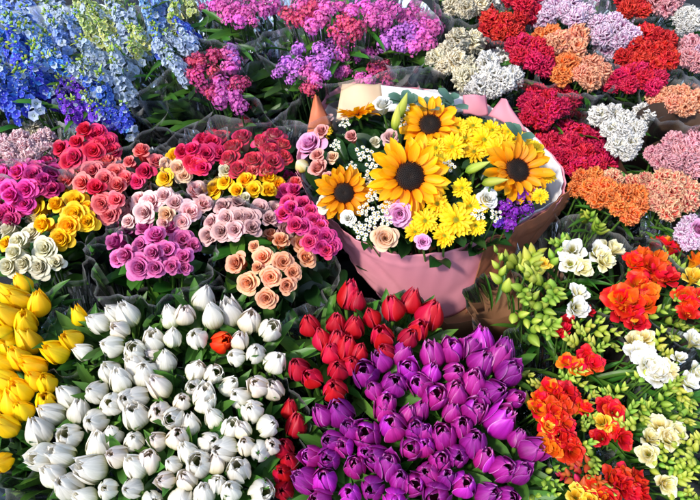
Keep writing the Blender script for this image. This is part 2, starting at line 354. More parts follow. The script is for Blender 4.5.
def m_rose(mats, N=24, op=1., seed=0, flat=1., ruf=.02):
    mb = MB()
    for k in range(N):
        f = k / (N - 1); a0 = k * 2.39996 + nrg.uniform(-.2, .2)
        U, V0 = UVg(11, 10)
        V = V0 * (1 - .20 * np.abs(U) ** 2.6)
        rt = .03 + (.37 * op) * f ** 1.05; rb = .03 + .16 * f
        r = rb + (rt - rb) * V ** .7 + .03 * U * (1 - f)
        curl = (.10 + .06 * f) * (nrg.uniform(.6, 1.4))
        r = r + curl * np.maximum(0, (V - .65) / .35) ** 2 * (f ** .6)
        hw = 1.9 * (1 - f) + .86 * f
        wv = (.45 + .55 * np.sin(np.minimum(1, V0 / .75) * PI / 2)) * (1 - .22 * np.maximum(0, (V0 - .75) / .25) ** 2)
        A = a0 + U * hw * wv
        h = (.84 - .22 * f ** 1.8) * (1 + nrg.uniform(-.05, .05)) * flat
        Z = h * V ** .85 - curl * .9 * np.maximum(0, (V - .72) / .28) ** 2 * f + ruf * np.sin(U * 2.5 + k) * V
        r = r + .012 * np.cos(U * 2.5 + k * 1.7) * V
        mb.grid(r * np.cos(A), r * np.sin(A), Z, (U + 1) / 2, V0, 0)
    for k in range(5):
        blade(mb, rot('z', k * 1.257) @ rot('y', -.5), .38, .13, 1, 3, 5, a=.3, b=1.2, curve=.6)
    return mb.mesh('rose', mats)

def m_carnation(mats, N=44, seed=0):
    mb = MB()
    for k in range(N):
        f = (k + .5) / N; a0 = k * 2.39996 + nrg.uniform(-.5, .5)
        inc = 1.75 * f ** .62 + nrg.uniform(-.08, .08)
        L = .48 + nrg.uniform(-.09, .04)
        T = trn(0, 0, .14) @ rot('z', a0) @ rot('y', inc - PI / 2) @ rot('x', nrg.uniform(-.9, .9))
        blade(mb, T, L, .25 + .09 * nrg.rand(), 0, 13, 6, a=2.0, b=16, curve=nrg.uniform(-.9, .3), cup=nrg.uniform(-.3, .4), ruf=.11, rf=8 + 3 * nrg.rand(), zig=.05)
    bud(mb, trn(0, 0, -.35), .55, .13, 1)
    return mb.mesh('carnation', mats)

def rays(mb, n, L, W, z, tilt, mat, cv, jl=.12, a=.55, b=2.2, r0=.0, nv=7, jt=.15, nu=5, fold=0):
    for k in range(n):
        T = trn(0, 0, z) @ rot('z', 2 * PI * k / n + nrg.uniform(-.1, .1)) @ trn(r0, 0, 0) @ rot('y', -(tilt + nrg.uniform(-jt, jt))) @ rot('x', nrg.uniform(-.25, .25))
        blade(mb, T, L * (1 + nrg.uniform(-jl, jl)), W * (1 + nrg.uniform(-.15, .15)), mat, nu, nv, a=a, b=b, curve=cv + nrg.uniform(-.3, .3), cup=.25, tw=nrg.uniform(-.4, .4), fold=fold)

def m_sunrays(mats):
    mb = MB()
    rays(mb, 18, .33, .14, .03, .15, 0, -.2, r0=.17, jl=.2, jt=.28)
    rays(mb, 17, .33, .13, .05, .42, 0, -.35, r0=.17, jl=.22, jt=.3)
    rays(mb, 12, .27, .12, .07, .8, 0, -.5, r0=.16)
    rays(mb, 12, .26, .12, .0, -.05, 1, -.4, r0=.12, b=1.4)
    bud(mb, trn(0, 0, -.09), .16, .2, 1, 12)
    return mb.mesh('sunflower', mats)
def m_sundisc(mats):
    mb = MB()
    U, V = UVg(25, 9); A = U * PI; r = .185 * V; Z = .10 - .12 * np.abs(V - .35) ** 2 - .03 * (V > .9)
    mb.grid(r * np.cos(A), r * np.sin(A), Z, (U + 1) / 2, V, 0)
    n = 240
    for k in range(n):
        f = (k + .5) / n; rr = .183 * math.sqrt(f); a = k * 2.39996
        z = .10 - .12 * abs(math.sqrt(f) - .35) ** 2
        U, V = UVg(5, 3); A = U * PI; q = .0085 * (1 - V * .8)
        h = .014 + .014 * f
        mb.grid(rr * math.cos(a) + q * np.cos(A) + V * .01 * math.cos(a), rr * math.sin(a) + q * np.sin(A), z + V * h, U * 0 + .5, V * 0 + math.sqrt(f), 0)
    return mb.mesh('seed_disc', mats)

def m_mum(mats):
    mb = MB()
    rays(mb, 20, .42, .13, .0, .12, 0, -.1, r0=.08, b=5)
    rays(mb, 17, .36, .12, .03, .45, 0, -.35, r0=.07, b=5)
    rays(mb, 10, .22, .1, .05, .8, 0, -.5, r0=.06, b=5)
    U, V = UVg(13, 5); A = U * PI; r = .12 * V
    mb.grid(r * np.cos(A), r * np.sin(A), .10 - .05 * V ** 2, (U + 1) / 2, V, 1)
    for k in range(50):
        f = (k + .5) / 50; rr = .115 * math.sqrt(f); a = k * 2.4
        U, V = UVg(5, 3); A = U * PI; q = .011 * (1 - V * .7)
        mb.grid(rr * math.cos(a) + q * np.cos(A), rr * math.sin(a) + q * np.sin(A), .095 - .05 * f + V * .025, U * 0 + .5, V * 0 + f, 1)
    return mb.mesh('daisy', mats)

def floret(mb, T, R, n=5, mat=0, cup=.3, w=.85, nv=3, eye=None):
    for k in range(n):
        blade(mb, T @ rot('z', 2 * PI * k / n + nrg.uniform(-.15, .15)) @ rot('y', -cup + nrg.uniform(-.15, .15)), R, R * w, mat, 3 if R < .15 else 4, nv + 2, a=.7, b=8, curve=-.3)
    if eye is not None: bud(mb, T @ trn(0, 0, -.02 * R), R * .35, R * .16, eye, 5, 4)

def m_cluster(mats, n=60, R=.42, fr=.1):
    """dome of many small florets on little branches, 1 across"""
    mb = MB()
    for k in range(n):
        f = (k + .5) / n; inc = 1.75 * f ** .6; a = k * 2.39996 + nrg.uniform(-.3, .3)
        d = np.array([math.sin(inc) * math.cos(a), math.sin(inc) * math.sin(a), math.cos(inc)])
        rr = R * (1 + nrg.uniform(-.5, .28)); p = d * rr + (0, 0, .1)
        T = trn(*p) @ frame(tuple(d + nrg.uniform(-.3, .3, 3)))
        floret(mb, T, fr * nrg.uniform(.8, 1.25), 5, 0, .25, .95, 2, 1 if nrg.rand() < .5 else None)
        if k % 4 == 0: tube(mb, [(0, 0, -.35), p * .5 - (0, 0, .1), p], .012, .006, 2, 4)
    return mb.mesh('statice_head', mats)

def m_spike(mats, n=34, H=1.7, R=.40):
    """tall larkspur spike; unit width ~1, height H, base at origin"""
    mb = MB()
    tube(mb, [(0, 0, -.4), (.02, 0, H * .5), (.12, .08, H)], .03, .012, 1, 5)
    for k in range(n):
        f = k / n; a = k * 2.39996 + nrg.uniform(-.3, .3); z = H * (.02 + .96 * f)
        s = (1 - .72 * f ** 1.6); el = .25 + .5 * f + nrg.uniform(-.5, .5)
        d = np.array([math.cos(a) * math.cos(el), math.sin(a) * math.cos(el), math.sin(el)])
        p = d * R * s * nrg.uniform(.5, 1.0) + (0, 0, z)
        if f < .93: floret(mb, trn(*p) @ frame(tuple(d)), (.235 * s) * nrg.uniform(.85, 1.15), 6, 0 if nrg.rand() < .85 else 2, nrg.uniform(.1, .6), 1.0, 2, 2)
        else: bud(mb, trn(*p) @ frame(tuple(d)), .16, .05, 3)
        tube(mb, [(0, 0, z - .08), p], .01, .008, 1, 4)
        if k % 5 == 0: blade(mb, trn(0, 0, z) @ rot('z', a + 1) @ rot('y', -.7), .4, .09, 3, 3, 5, a=.5, b=1.3, curve=-.5)
    return mb.mesh('larkspur_spike', mats)

def m_budspike(mats, n=8):
    """freesia spike: buds in two rows along an arching stem, ~1 across"""
    mb = MB(); bend = nrg.uniform(.6, 1.3)
    P = [np.array([-.30 + .8 * math.sin(t * bend), .08 * math.sin(3 * t), -.1 + .75 * t - .25 * t * t]) for t in np.linspace(0, 1, 10)]
    tube(mb, [(-.36, 0, -.5)] + [tuple(p) for p in P], .03, .016, 1, 5)
    for k in range(n):
        t = k / (n - 1); p = P[int(t * 9)]; s = (1 - .55 * t) * nrg.uniform(.85, 1.15)
        side = (1 if k % 2 else -1)
        d = (.25 + .5 * t + nrg.uniform(-.2, .2), side * nrg.uniform(.35, .8), .8)
        bud(mb, trn(*p) @ frame(d), .50 * s + .06, .13 * s + .014, 0, 8, 8, .06)
        blade(mb, trn(*p) @ frame(d) @ rot('y', -1.2), .14, .09, 1, 3, 3)
    return mb.mesh('freesia_buds', mats)

def m_freesia(mats, N=11):
    """open double freesia: funnel of ruffled petals"""
    mb = MB()
    for k in range(N):
        f = k / (N - 1); a0 = k * 2.39996 + nrg.uniform(-.2, .2)
        U, V = UVg(7, 8)
        r = .05 + (.10 + .36 * f) * V ** 1.5 + .06 * np.maximum(0, V - .7)
        wv = np.sqrt(np.maximum(0, 1 - np.maximum(0, (V - .6) / .4) ** 2.4 * .97)) * (.5 + .5 * V)
        A = a0 + U * (1.5 * (1 - f) + .72 * f) * wv
        Z = (.78 - .22 * f) * V ** .9 - .12 * f * np.maximum(0, V - .75) / .25 + .035 * np.sin(U * 4 + k * 2) * V
        mb.grid(r * np.cos(A), r * np.sin(A), Z, (U + 1) / 2, V, 0)
    bud(mb, trn(0, 0, -.3), .5, .075, 1)
    return mb.mesh('freesia', mats)

def m_tinydaisies(mats, n=9):
    mb = MB()
    for k in range(n):
        a = k * 2.4; rr = .42 * math.sqrt((k + .5) / n); p = (rr * math.cos(a), rr * math.sin(a), nrg.uniform(-.05, .15))
        tube(mb, [(0, 0, -.5), (p[0] * .6, p[1] * .6, -.15), p], .012, .01, 2, 4)
        T = trn(*p) @ frame((p[0] * .6 + nrg.uniform(-.3, .3), p[1] * .6 + nrg.uniform(-.3, .3), 1))
        floret(mb, T, .13, 8, 0, .12, .55, 2); bud(mb, T @ trn(0, 0, -.01), .07, .045, 1, 6, 4)
    return mb.mesh('small_daisies', mats)

def m_lilybud(mats):
    mb = MB(); bud(mb, rot('y', 1.1) @ trn(0, 0, -.4), 1., .17, 0, 10, 10, .08); tube(mb, [(-.4, 0, -.2), (-.5, 0, -.5)], .03, .03, 1, 5)
    return mb.mesh('lily_bud', mats)
def m_eggbud(mats):
    mb = MB(); bud(mb, trn(0, 0, -.1), 1., .45, 0, 12, 10, .05)
    for k in range(5): blade(mb, trn(0, 0, -.05) @ rot('z', k * 1.257) @ rot('y', -.9), .5, .2, 1, 3, 4, b=1.3)
    return mb.mesh('flower_bud', mats)

KIND = {}
def kind(k, fn, mats, nvar, hc, name, **kw):
    vs = []
    for i in range(nvar):
        me = fn(mats, **{a: (b[i % len(b)] if isinstance(b, (list, tuple)) else b) for a, b in kw.items()}); me.name = name; vs.append(me)
    KIND[k] = (vs, hc, name)
for c in ('white', 'cream', 'yellow', 'red', 'purple', 'orange'):
    ops = {'white': [.03, .12, .22, .06, .34], 'purple': [.3, .42, .55, .15, .25], 'red': [.12, .28, .2], 'yellow': [.12, .2, .3]}.get(c, [.2, .3])
    kind('tulip_' + c, m_tulip, ['tulip_' + c, 'leaf_tulip'], len(ops), .6, 'tulip', op=ops, H={'yellow': 1.6, 'purple': 1.25, 'white': 1.42}.get(c, 1.4))
for c in [k[5:] for k in list(M) if k.startswith('rose_')]:
    kind('rose_' + c, m_rose, ['rose_' + c, 'leaf'], 5, .4, 'rose', op=[1., .85, 1.1, .7, .95], N=[24, 20, 28, 18, 26], flat=[1, 1.1, .95, 1.3, 1])
for c in [k[5:] for k in list(M) if k.startswith('carn_')]:
    kind('carn_' + c, m_carnation, ['carn_' + c, 'leaf'], 3, .3, 'carnation', N=[120, 100, 135])
for c in ('white', 'cream', 'orange', 'red', 'yellow'):
    kind('free_' + c, m_freesia, ['free_' + c, 'bud_green'], 3, .4, 'freesia', N=[8, 10, 12])
for c in ('green', 'yellow', 'red'):
    kind('buds_' + c, m_budspike, ['bud_' + c, 'stem'], 3, .25, 'freesia_buds', n=[6, 7, 5])
for c in ('blue', 'pale', 'violet', 'green', 'white'):
    kind('delph_' + c, m_spike, ['delph_' + c, 'stem', 'delph_white', 'bud_green'], 3, .8, 'larkspur_spike', n=[54, 48, 44])
for c in ('pink', 'rose', 'lilac', 'violet'):
    kind('stat_' + c, m_cluster, ['stat_' + c, 'tiny_white', 'stem_dark'], 3, .3, 'statice_head', n=[60, 48, 70])
kind('sunflower', m_sunrays, ['sun_petal', 'leaf'], 3, .1, 'sunflower')
kind('seeddisc', m_sundisc, ['seed'], 1, .1, 'seed_disc')
kind('mum', m_mum, ['mum_petal', 'mum_eye'], 3, .05, 'yellow_daisy')
kind('tiny', m_tinydaisies, ['tiny_white', 'tiny_eye', 'stem'], 3, .0, 'small_daisies')
kind('lilybud', m_lilybud, ['bud_yellow', 'stem'], 1, .0, 'lily_bud')
kind('eggbud', m_eggbud, ['free_cream', 'leaf'], 2, .4, 'flower_bud')

def stem_mesh(name, r, m):
    mb = MB(); tube(mb, [(0, 0, 0), (.0, .0, -.35), (0, .0, -1)], r, r * .9, 0, 6); return mb.mesh(name, [m])
STEM = {'thin': stem_mesh('stem', .0017, 'stem'), 'mid': stem_mesh('stem', .0026, 'stem'), 'thick': stem_mesh('stem', .0042, 'stem'), 'dark': stem_mesh('stem', .0022, 'stem_dark')}

# ------------------------------------------------------------------ objects
def link(name, data, parent=None, mat=None):
    o = bpy.data.objects.new(name, data); COL.objects.link(o)
    if parent: o.parent = parent
    if mat is not None: o.matrix_basis = mat
    return o
def tag(o, label=None, cat=None, group=None, kind=None):
    if label: o['label'] = label
    if cat: o['category'] = cat
    if group: o['group'] = group
    if kind: o['kind'] = kind
    return o

BUCKETS = {}
GX, GY = .25, .24
def bucket_for(x, y):
    k = (round(x / GX), round(y / GY)); return k

class Bunch:
    def __init__(s, name, label, cat, group, axis, zt, R, foot=None):
        s.axis = axis; s.zt = zt; s.R = R
        if foot is None:
            k = bucket_for(axis.x, axis.y); b = BUCKETS.setdefault(k, [])
            off = [(0, 0), (.045, .0), (-.045, .01), (0, .045), (0, -.045), (.03, .03), (-.03, -.03)][len(b) % 7]
            foot = Vector((k[0] * GX + off[0], k[1] * GY + off[1], 0)); b.append(label)
        s.foot = foot
        s.o = link(name, None); s.o.location = foot; s.o.empty_display_size = .05
        tag(s.o, label, cat, group)
    def flower(s, k, P, n, size, roll=None, stem='mid', zs=1., var=None, label=None):
        vs, hc, nm = KIND[k]
        n = Vector(n).normalized()
        base = P - n * (hc * size * zs)
        q = n.to_track_quat('Z', 'Y').to_matrix().to_4x4() @ Matrix.Rotation(rng.uniform(0, 6.28) if roll is None else roll, 4, 'Z')
        Mw = Matrix.Translation(base) @ q @ Matrix.Diagonal((size, size, size * zs, 1))
        me = vs[rng.randrange(len(vs)) if var is None else var]
        o = link(nm, me, s.o, Matrix.Translation(-s.foot) @ Mw)
        if label: o['label'] = label
        tie = s.foot + Vector((rng.uniform(-.015, .015), rng.uniform(-.015, .015), .03))
        if stem:
            top = base - n * (.3 * size if k.startswith('carn') or k.startswith('free') or k.startswith('buds') else -.02 * size)
            d = top - tie; L = d.length
            Sw = Matrix.Translation(top) @ d.normalized().to_track_quat('Z', 'Y').to_matrix().to_4x4() @ Matrix.Diagonal((1, 1, L, 1))
            link('stem', STEM[stem], o, Mw.inverted() @ Sw)
        return o, Mw
    def foliage(s, zf, n=30, L=.09, W=.03, mat='leaf', up=.5, a=.5, b=1.6, dz=(-.06, -.01), cv=-.6, rmax=1., name='foliage', fold=.2, filt=None):
        mb = MB()
        for i in range(n):
            r = s.R * math.sqrt(rng.random()) * rmax; t = rng.uniform(0, 6.28)
            x = s.axis.x + r * math.cos(t); y = s.axis.y + r * math.sin(t)
            if filt and not filt(x, y): continue
            z = zf(x, y) + rng.uniform(*dz)
            l = L * rng.uniform(.7, 1.25)
            out = t + rng.uniform(-.9, .9); el = up + rng.uniform(-.35, .35)
            T = trn(x - s.foot.x - .6 * l * math.cos(el) * math.cos(out), y - s.foot.y - .6 * l * math.cos(el) * math.sin(out), z - l * math.sin(el)) @ rot('z', out) @ rot('y', -el) @ rot('x', rng.uniform(-.6, .6))
            blade(mb, T, l, W * rng.uniform(.75, 1.25), 0, 5, 8, a=a, b=b, curve=cv + rng.uniform(-.4, .5), cup=.15, ruf=.03, rf=3, tw=rng.uniform(-.5, .5), fold=fold)
        link(name, mb.mesh(name, [mat]), s.o)
    def wrap(s, zr, R, mat, z0=.12, r0=.035, amp=.012, n=72, nv=16, folds=7, back=0., name='wrapper', seed=0, bulge=.0, arc=None, lip=.012):
        mb = MB(); ph = [rng.uniform(0, 6.28) for _ in range(6)]
        t = np.linspace(0, 2 * PI, n) if arc is None else np.linspace(arc[0], arc[1], n)
        A, V = np.meshgrid(t, np.linspace(0, 1, nv), indexing='ij')
        fo = np.sin(folds * A + ph[0]) * .5 + .3 * np.sin(2 * folds * A + ph[1] + 2 * V) + .35 * np.abs(np.sin((folds + 3) * A * .5 + ph[2])) + .25 * np.sin(19 * A + ph[4] + 5 * V)
        r = r0 + (R - r0) * (V ** .9) + bulge * np.sin(PI * V) + amp * V * fo + lip * np.maximum(0, V - .85) / .15
        jag = .35 * amp * (np.sin(23 * A + ph[3]) * .4 + np.sin(5 * A + ph[5]) * 1.3) 
        top = zr + back * (.5 + .5 * np.sin(A)) ** 2 + jag + .6 * amp * np.sin(3 * A + ph[1])
        Z = z0 + (top - z0) * V
        cx = (s.axis.x - s.foot.x) * V; cy = (s.axis.y - s.foot.y) * V
        mb.grid(cx + r * np.cos(A), cy + r * np.sin(A), Z, A / (2 * PI) * (R / .12), V, 0)
        return link(name, mb.mesh(name, [mat]), s.o)

def bunch(k, label, pts, size, name='flower_bunch', cat='flower bunch', group='bunches of cut flowers', dz=0., drop=.3, fan=.5, lean=(0, -.25), wrap='film', rise=.02,
          leaf=('leaf', 24, .07, .03), stem='mid', jit=.15, zs=1., mixk=None, wamp=.012, wr=1.12, ldz=(-.06, -.015), back=0., lup=.5, arc=None, inner=None, wdz=0):
    cx = sum(p[0] for p in pts) / len(pts); cy = sum(p[1] for p in pts) / len(pts)
    zt = zsurf(cy) + dz; ax, sc_ = at(cx, cy, zt)
    R = max(.05, max(((at(p[0], p[1], zt)[0] - ax).length for p in pts)) )
    kq = drop * R / (R * R)
    def zf(x, y): return zt + .02 - kq * ((x - ax.x) ** 2 + (y - ax.y) ** 2)
    B = Bunch(name, label, cat, group, ax, zt, R)
    for p in pts:
        z = zt
        for _ in range(6): P, mp = at(p[0], p[1], z); z = zf(P.x, P.y)
        dx, dy = (P.x - ax.x) / R, (P.y - ax.y) / R
        n = Vector((fan * dx + lean[0] + rng.uniform(-jit, jit), fan * dy + lean[1] + rng.uniform(-jit, jit), 1))
        kk = p[3] if len(p) > 3 and p[3] else (k if not mixk or rng.random() > mixk[1] else rng.choice(mixk[0]))
        sz = (p[2] if len(p) > 2 and p[2] else size) * mp * rng.uniform(.88, 1.10)
        B.flower(kk, P, n, sz, stem=stem, zs=zs * rng.uniform(.93, 1.07), label=p[4] if len(p) > 4 else None)
    if leaf: B.foliage(zf, leaf[1], leaf[2], leaf[3], leaf[0], dz=ldz, up=lup, rmax=1.05, a=.5 if leaf[2] < .1 else .35, b=1.6)
    if wrap: B.wrap(zt - drop * R + rise + wdz, R * wr + .012, wrap, amp=wamp, back=back, arc=arc, r0=.085 if wrap == 'black_sleeve' else .035, z0=.28 if wrap == 'black_sleeve' else .12)
    if inner: B.wrap(zt - drop * R - .04, R * wr - .005, inner, amp=wamp * .6, name='inner_wrapper')
    return B, zf
# ------------------------------------------------------------------ the bunches (picture points give each bloom its spot on the bunch's own dome)
GT, GR, GC, GF, GS = ('bunches of tulips on the stall', 'bunches of roses on the stall', 'bunches of carnations on the stall',
                      'bunches of freesias on the stall', 'bunches of statice and larkspur on the stall')
WT = [(99,323),(116,314),(128,316),(120,330,0,'tulip_cream'),(112,346),(84,352,18),(110,372),(121,381),(135,350),(137,367),(68,396),(96,392),(138,397),
 (154,340,25),(173,338,19),(171,318),(185,315,24,'tulip_cream'),(197,338,24),(204,299),(213,317),(231,314,24),(250,322,0,'tulip_cream'),(270,330),(240,341,20,'tulip_cream'),
 (236,357,18),(256,353),(275,362,24),(196,371,20),(214,374,22),(229,386,20),(194,387,20),(204,396),(166,362,24),(146,374,27),(160,388,0,'tulip_cream'),(258,386,22,'tulip_cream'),(274,390,22,'tulip_cream'),
 (39,431,29),(69,436,27),(95,421,24),(112,436,25),(79,412,24),(53,414,24),(43,457,26),(62,455,24),(92,469,30),(69,486,26),(53,475,26),(136,416,26),(134,441,22),(136,467,26),
 (108,489,22),(132,488,24),(86,498,24),(160,412,0,'tulip_cream'),(173,418,24),(205,402),(214,418,20),(252,411,23),(268,426),(231,428,23),(225,449,26),(210,443,22),(178,438,22,'tulip_cream'),
 (188,453,20),(173,464,19),(158,441,0,'tulip_cream'),(148,462,26,'tulip_cream'),(199,464,26),(217,463,20,'tulip_cream'),(260,451,24),(272,446,18,'tulip_cream'),(239,470,23),(262,492,26),(231,491,24),(217,484,20),
 (166,480,0,'tulip_cream'),(187,480,0,'tulip_cream'),(181,500,24),(152,501,24),(204,494,22),(112,404,22),(182,402,20,'tulip_cream'),(240,398,20),(118,456,24,'tulip_cream'),(190,425,20),(155,355,0,'tulip_cream'),(128,400),(243,430,18,'tulip_cream'),(98,446,22),(246,446,18,'tulip_cream')]
WS = [((112,330),'small white tulip bunch behind the yellow tulips, nearest the black bucket gap'),
      ((195,325),'white tulip bunch standing tallest below the mauve roses'),
      ((252,345),'white tulip bunch right below the peach roses'),
      ((115,385),'white tulip bunch between the yellow tulips and the single orange tulip'),
      ((190,385),'white tulip bunch in the very middle of the white tulips, below the orange tulip'),
      ((55,450),'large white tulips at the left end of the white mass, beside the blue grey film'),
      ((120,460),'white tulips in the second bunch from the left at the front edge'),
      ((185,455),'creamy and white tulip bunch at the front, midway between yellow and purple tulips'),
      ((248,430),'white tulips pressed against the red tulips at their right'),
      ((240,485),'white tulip bunch at the front edge beside the purple tulips')]
def split(pts, seeds):
    g = {i: [] for i in range(len(seeds))}
    for p in pts: g[min(g, key=lambda i: (p[0] - seeds[i][0][0]) ** 2 + (p[1] - seeds[i][0][1]) ** 2)].append(p)
    return [(seeds[i][1], g[i]) for i in g if g[i]]
for i, (lab, pts) in enumerate(split(WT, WS)):
    if i == 1: pts.append((222, 342, 24, 'tulip_orange', 'single orange red tulip among the white ones'))
    cx = sum(p[0] for p in pts) / len(pts); cy = sum(p[1] for p in pts) / len(pts)
    pts = [(p[0], p[1], (p[2] or 21.5) * .93 if len(p) > 2 else 20.5) + tuple(p[3:]) for p in pts]
    bunch('tulip_white', lab, pts, 21, 'tulip_bunch', 'tulip bunch', GT, drop=.2, fan=.35, lean=((cx - 200) / 1000, .06), leaf=('leaf_tulip', 46, .12, .02),
          wrap='film' if i in (1, 3, 5, 6, 8) else None, rise=.008, lup=1.1, ldz=(-.04, .032), stem='thick', jit=.38, wr=1.0)

YT = [(10,296),(24,286,18),(39,306,24),(10,317),(26,324),(9,345),(30,344),(57,352,24),(72,340),(80,318,18),(36,367,24),(7,364),(7,382),(36,382,22),(13,404,25),(46,402,20),(9,427,24),(3,462,22),(22,300),(2,335),(20,360),(22,392),(0,400),(47,384,20),(-12,320),(-12,360),(-10,420),(24,412,20)]
for lab, pts in split(YT, [((20,305),'yellow tulip bunch nearest the cream roses'), ((65,340),'few yellow tulips spilling toward the white tulips'), ((20,370),'dense yellow tulip bunch in the middle of the left edge'), ((8,430),'yellow and orange tulips at the left edge above the blue grey film')]):
    bunch('tulip_yellow', lab, [(p[0], p[1], (p[2] if len(p) > 2 else 23) * .88) for p in pts], 21, 'tulip_bunch', 'tulip bunch', GT, drop=.2, fan=.35, lean=(-.28, .12), leaf=('leaf_tulip', 40, .13, .022), wrap='film', rise=-.0, lup=1.0, ldz=(-.04, .025), stem='thick', zs=1.0, wr=1.0, jit=.3)

RT = [(349,297),(357,303,18),(310,326),(336,324),(354,328),(393,309),(411,302),(430,316,26),(382,337),(408,338),(338,342),(346,348),(331,353),(358,353,18),(338,370,20),(299,369,20),(312,378,20),(335,390),(418,330),(372,318,18),(322,340,18),(386,352,20),(350,365,20)]
for lab, pts in split(RT, [((330,340),'red tulip bunch between the white tulips and the pink paper bouquet'), ((405,320),'red tulips right under the pink wrapping paper')]):
    bunch('tulip_red', lab, pts, 22, 'tulip_bunch', 'tulip bunch', GT, drop=.25, fan=.4, lean=(0, .2), leaf=('leaf_tulip', 28, .13, .022), wrap='film', rise=-.01, lup=1.15, ldz=(-.04, .015), stem='thick', wr=1.0)
bunch('tulip_red', 'thin row of red tulips squeezed between white and purple tulips', [(296,426,20),(284,448,22),(283,474,22),(284,490,20),(290,462,18),(290,410,18)], 20, 'tulip_bunch', 'tulip bunch', GT, dz=-.03, drop=.1, lean=(0, .1), leaf=('leaf_tulip', 16, .13, .022), wrap=None, lup=1.1, ldz=(-.03, .02), stem='thick')

PT = [(365,374,25),(381,360),(402,354),(408,370),(394,384,25),(386,402),(340,412,29),(322,415,23),(432,354),(452,350,26),(470,348),(482,340),(482,362,26),(497,358,24),(504,350),(509,372,26),(432,372,20),(435,396,26),(455,392,24),(473,382,25),(495,391,22),(484,396,20),(474,410,24),(500,420,28),(420,384,22),
 (366,434,26),(392,426,26),(384,410),(416,430,24),(411,448,24),(311,456,22),(328,458,25),(331,441,22),(343,446,22),(355,466,24),(376,458,24),(388,466,24),(305,480,24),(324,480,24),(372,488,25),(414,484,22),(320,500,24),(443,436,26),(462,426,22),(474,412,20),(423,432),(424,446),(474,442,24),(485,458,26),(440,462,24),(457,456,22),(428,474,24),(504,469,26),(520,472,22),(532,450,24),(464,484,26),(436,496,26),(488,494,25),(508,498,22),(395,500),(350,494,24),(408,414,20),(452,412,20),(366,452,18),(400,480,20),(350,430,20),(446,478,20),(518,438,20),(515,398,20),(374,390,20),(455,372,20),(420,410,20)]
PS = [((375,375),'purple tulip bunch touching the red tulips'), ((445,370),'purple tulips just below the brown paper wrap'), ((498,375),'purple tulip bunch at the upper right, beside the orange freesias'),
      ((330,435),'purple tulip bunch at the left with one big pale bloom'), ((395,435),'purple tulip bunch at the centre of the purple mass'), ((465,430),'dark purple tulip bunch right of the centre of the purple mass'),
      ((325,485),'purple tulips at the front left corner of the purple mass'), ((390,485),'purple tulip bunch in the middle of the front edge'), ((455,485),'glossy purple tulip bunch at the front edge, right of the middle'), ((515,470),'purple tulips at the lower right corner beside the freesia stems')]
for i, (lab, pts) in enumerate(split(PT, PS)):
    cx = sum(p[0] for p in pts) / len(pts); cy = sum(p[1] for p in pts) / len(pts)
    bunch('tulip_purple', lab, pts, 23, 'tulip_bunch', 'tulip bunch', GT, drop=.2, fan=.4, lean=((cx - 420) / 260, (420 - cy) / 420 + .1), leaf=('leaf_tulip', 20, .11, .026), wrap='film' if i in (0, 3, 6, 9) else None,
          rise=-.03, lup=1.0, ldz=(-.05, .018), stem='thick', jit=.3, wr=1.0)

# roses
RL = dict(name='rose_bunch', cat='rose bunch', group=GR, fan=.55, lean=(0, -.45), drop=.45, wamp=.02)
def roses(k, lab, pts, size, **kw):
    a = dict(RL); a.update(kw); size *= 1.2; a['wdz'] = .012; return bunch('rose_' + k, lab, pts, size, **a)
roses('yellow', 'golden yellow rose bunch in a black sleeve above the dark gap', [(39,210),(60,207,24),(76,202),(48,226),(63,238,26),(87,222,24),(76,215),(57,196),(75,193,20),(70,226),(88,208,18)], 22, leaf=('leaf', 26, .07, .032), wrap='black_sleeve', rise=-.03, wr=1.12, wamp=.006)
roses('cream', 'cream white rose bunch left of the yellow roses', [(24,222),(12,232),(33,234),(20,243),(20,254),(46,249),(26,264),(41,267),(57,263,23),(8,244,16,'rose_yellow'),(38,222),(12,266)], 20, wrap='film', rise=.015, lean=(-.1,-.4))
roses('coral', 'coral red rose bunch behind the yellow roses', [(78,170),(94,173),(96,160),(70,180),(116,174),(118,187),(98,190,0,'rose_crimson'),(106,181),(103,204),(117,201),(84,184),(110,214),(126,180),(108,164)], 20, wrap='film', rise=0)
roses('crimson', 'crimson rose bunch under the violet larkspur', [(62,138),(62,149),(80,144),(98,135),(102,146),(94,152),(76,158),(70,162),(108,143),(88,134),(112,152),(84,126)], 18, wrap='film', rise=.0)
roses('magenta', 'hot pink rose bunch at the left edge with red blooms', [(16,166,0,'rose_crimson'),(20,173),(34,176),(37,168),(50,166),(54,174),(6,176),(10,190),(16,196),(28,190),(46,182),(4,168,0,'rose_crimson'),(38,188),(26,204),(52,190),(-6,184)], 18, wrap='film_milky', rise=-.01)
roses('magenta', 'darker hot pink roses peeking out above the cream roses', [(10,211),(20,206),(12,220),(27,210),(0,204),(34,200),(-2,222),(4,214)], 17, wrap=None, dz=-.02)
bunch('carn_palepink', 'pale pink carnation bunch under film at the left edge', [(8,150),(12,159),(26,146),(38,140),(44,150),(2,144),(30,158),(34,126,18,'carn_cream'),(18,138),(46,136),(-6,156)], 22, 'carnation_bunch', 'carnation bunch', GC, wrap='film_milky', rise=.02, fan=.5)
roses('crimson', 'deep red roses left of the two tone pink roses', [(204,142),(194,152),(206,154),(217,154),(204,168),(192,162),(212,144),(198,166),(186,154)], 18, wrap='film', rise=0.01, dz=.01)
roses('coral', 'pink and crimson rose pair above the pale pink roses', [(144,156,22),(146,172,22,'rose_crimson'),(132,164,18),(156,162,18),(138,182,18,'rose_crimson')], 20, wrap='film', rise=0)
roses('peachlight', 'light apricot roses between the coral and deep red roses', [(176,158,20,'rose_yellow'),(179,169,22),(166,164,16),(166,178,18,'rose_yellow'),(184,176,18)], 20, wrap='film', rise=.01)
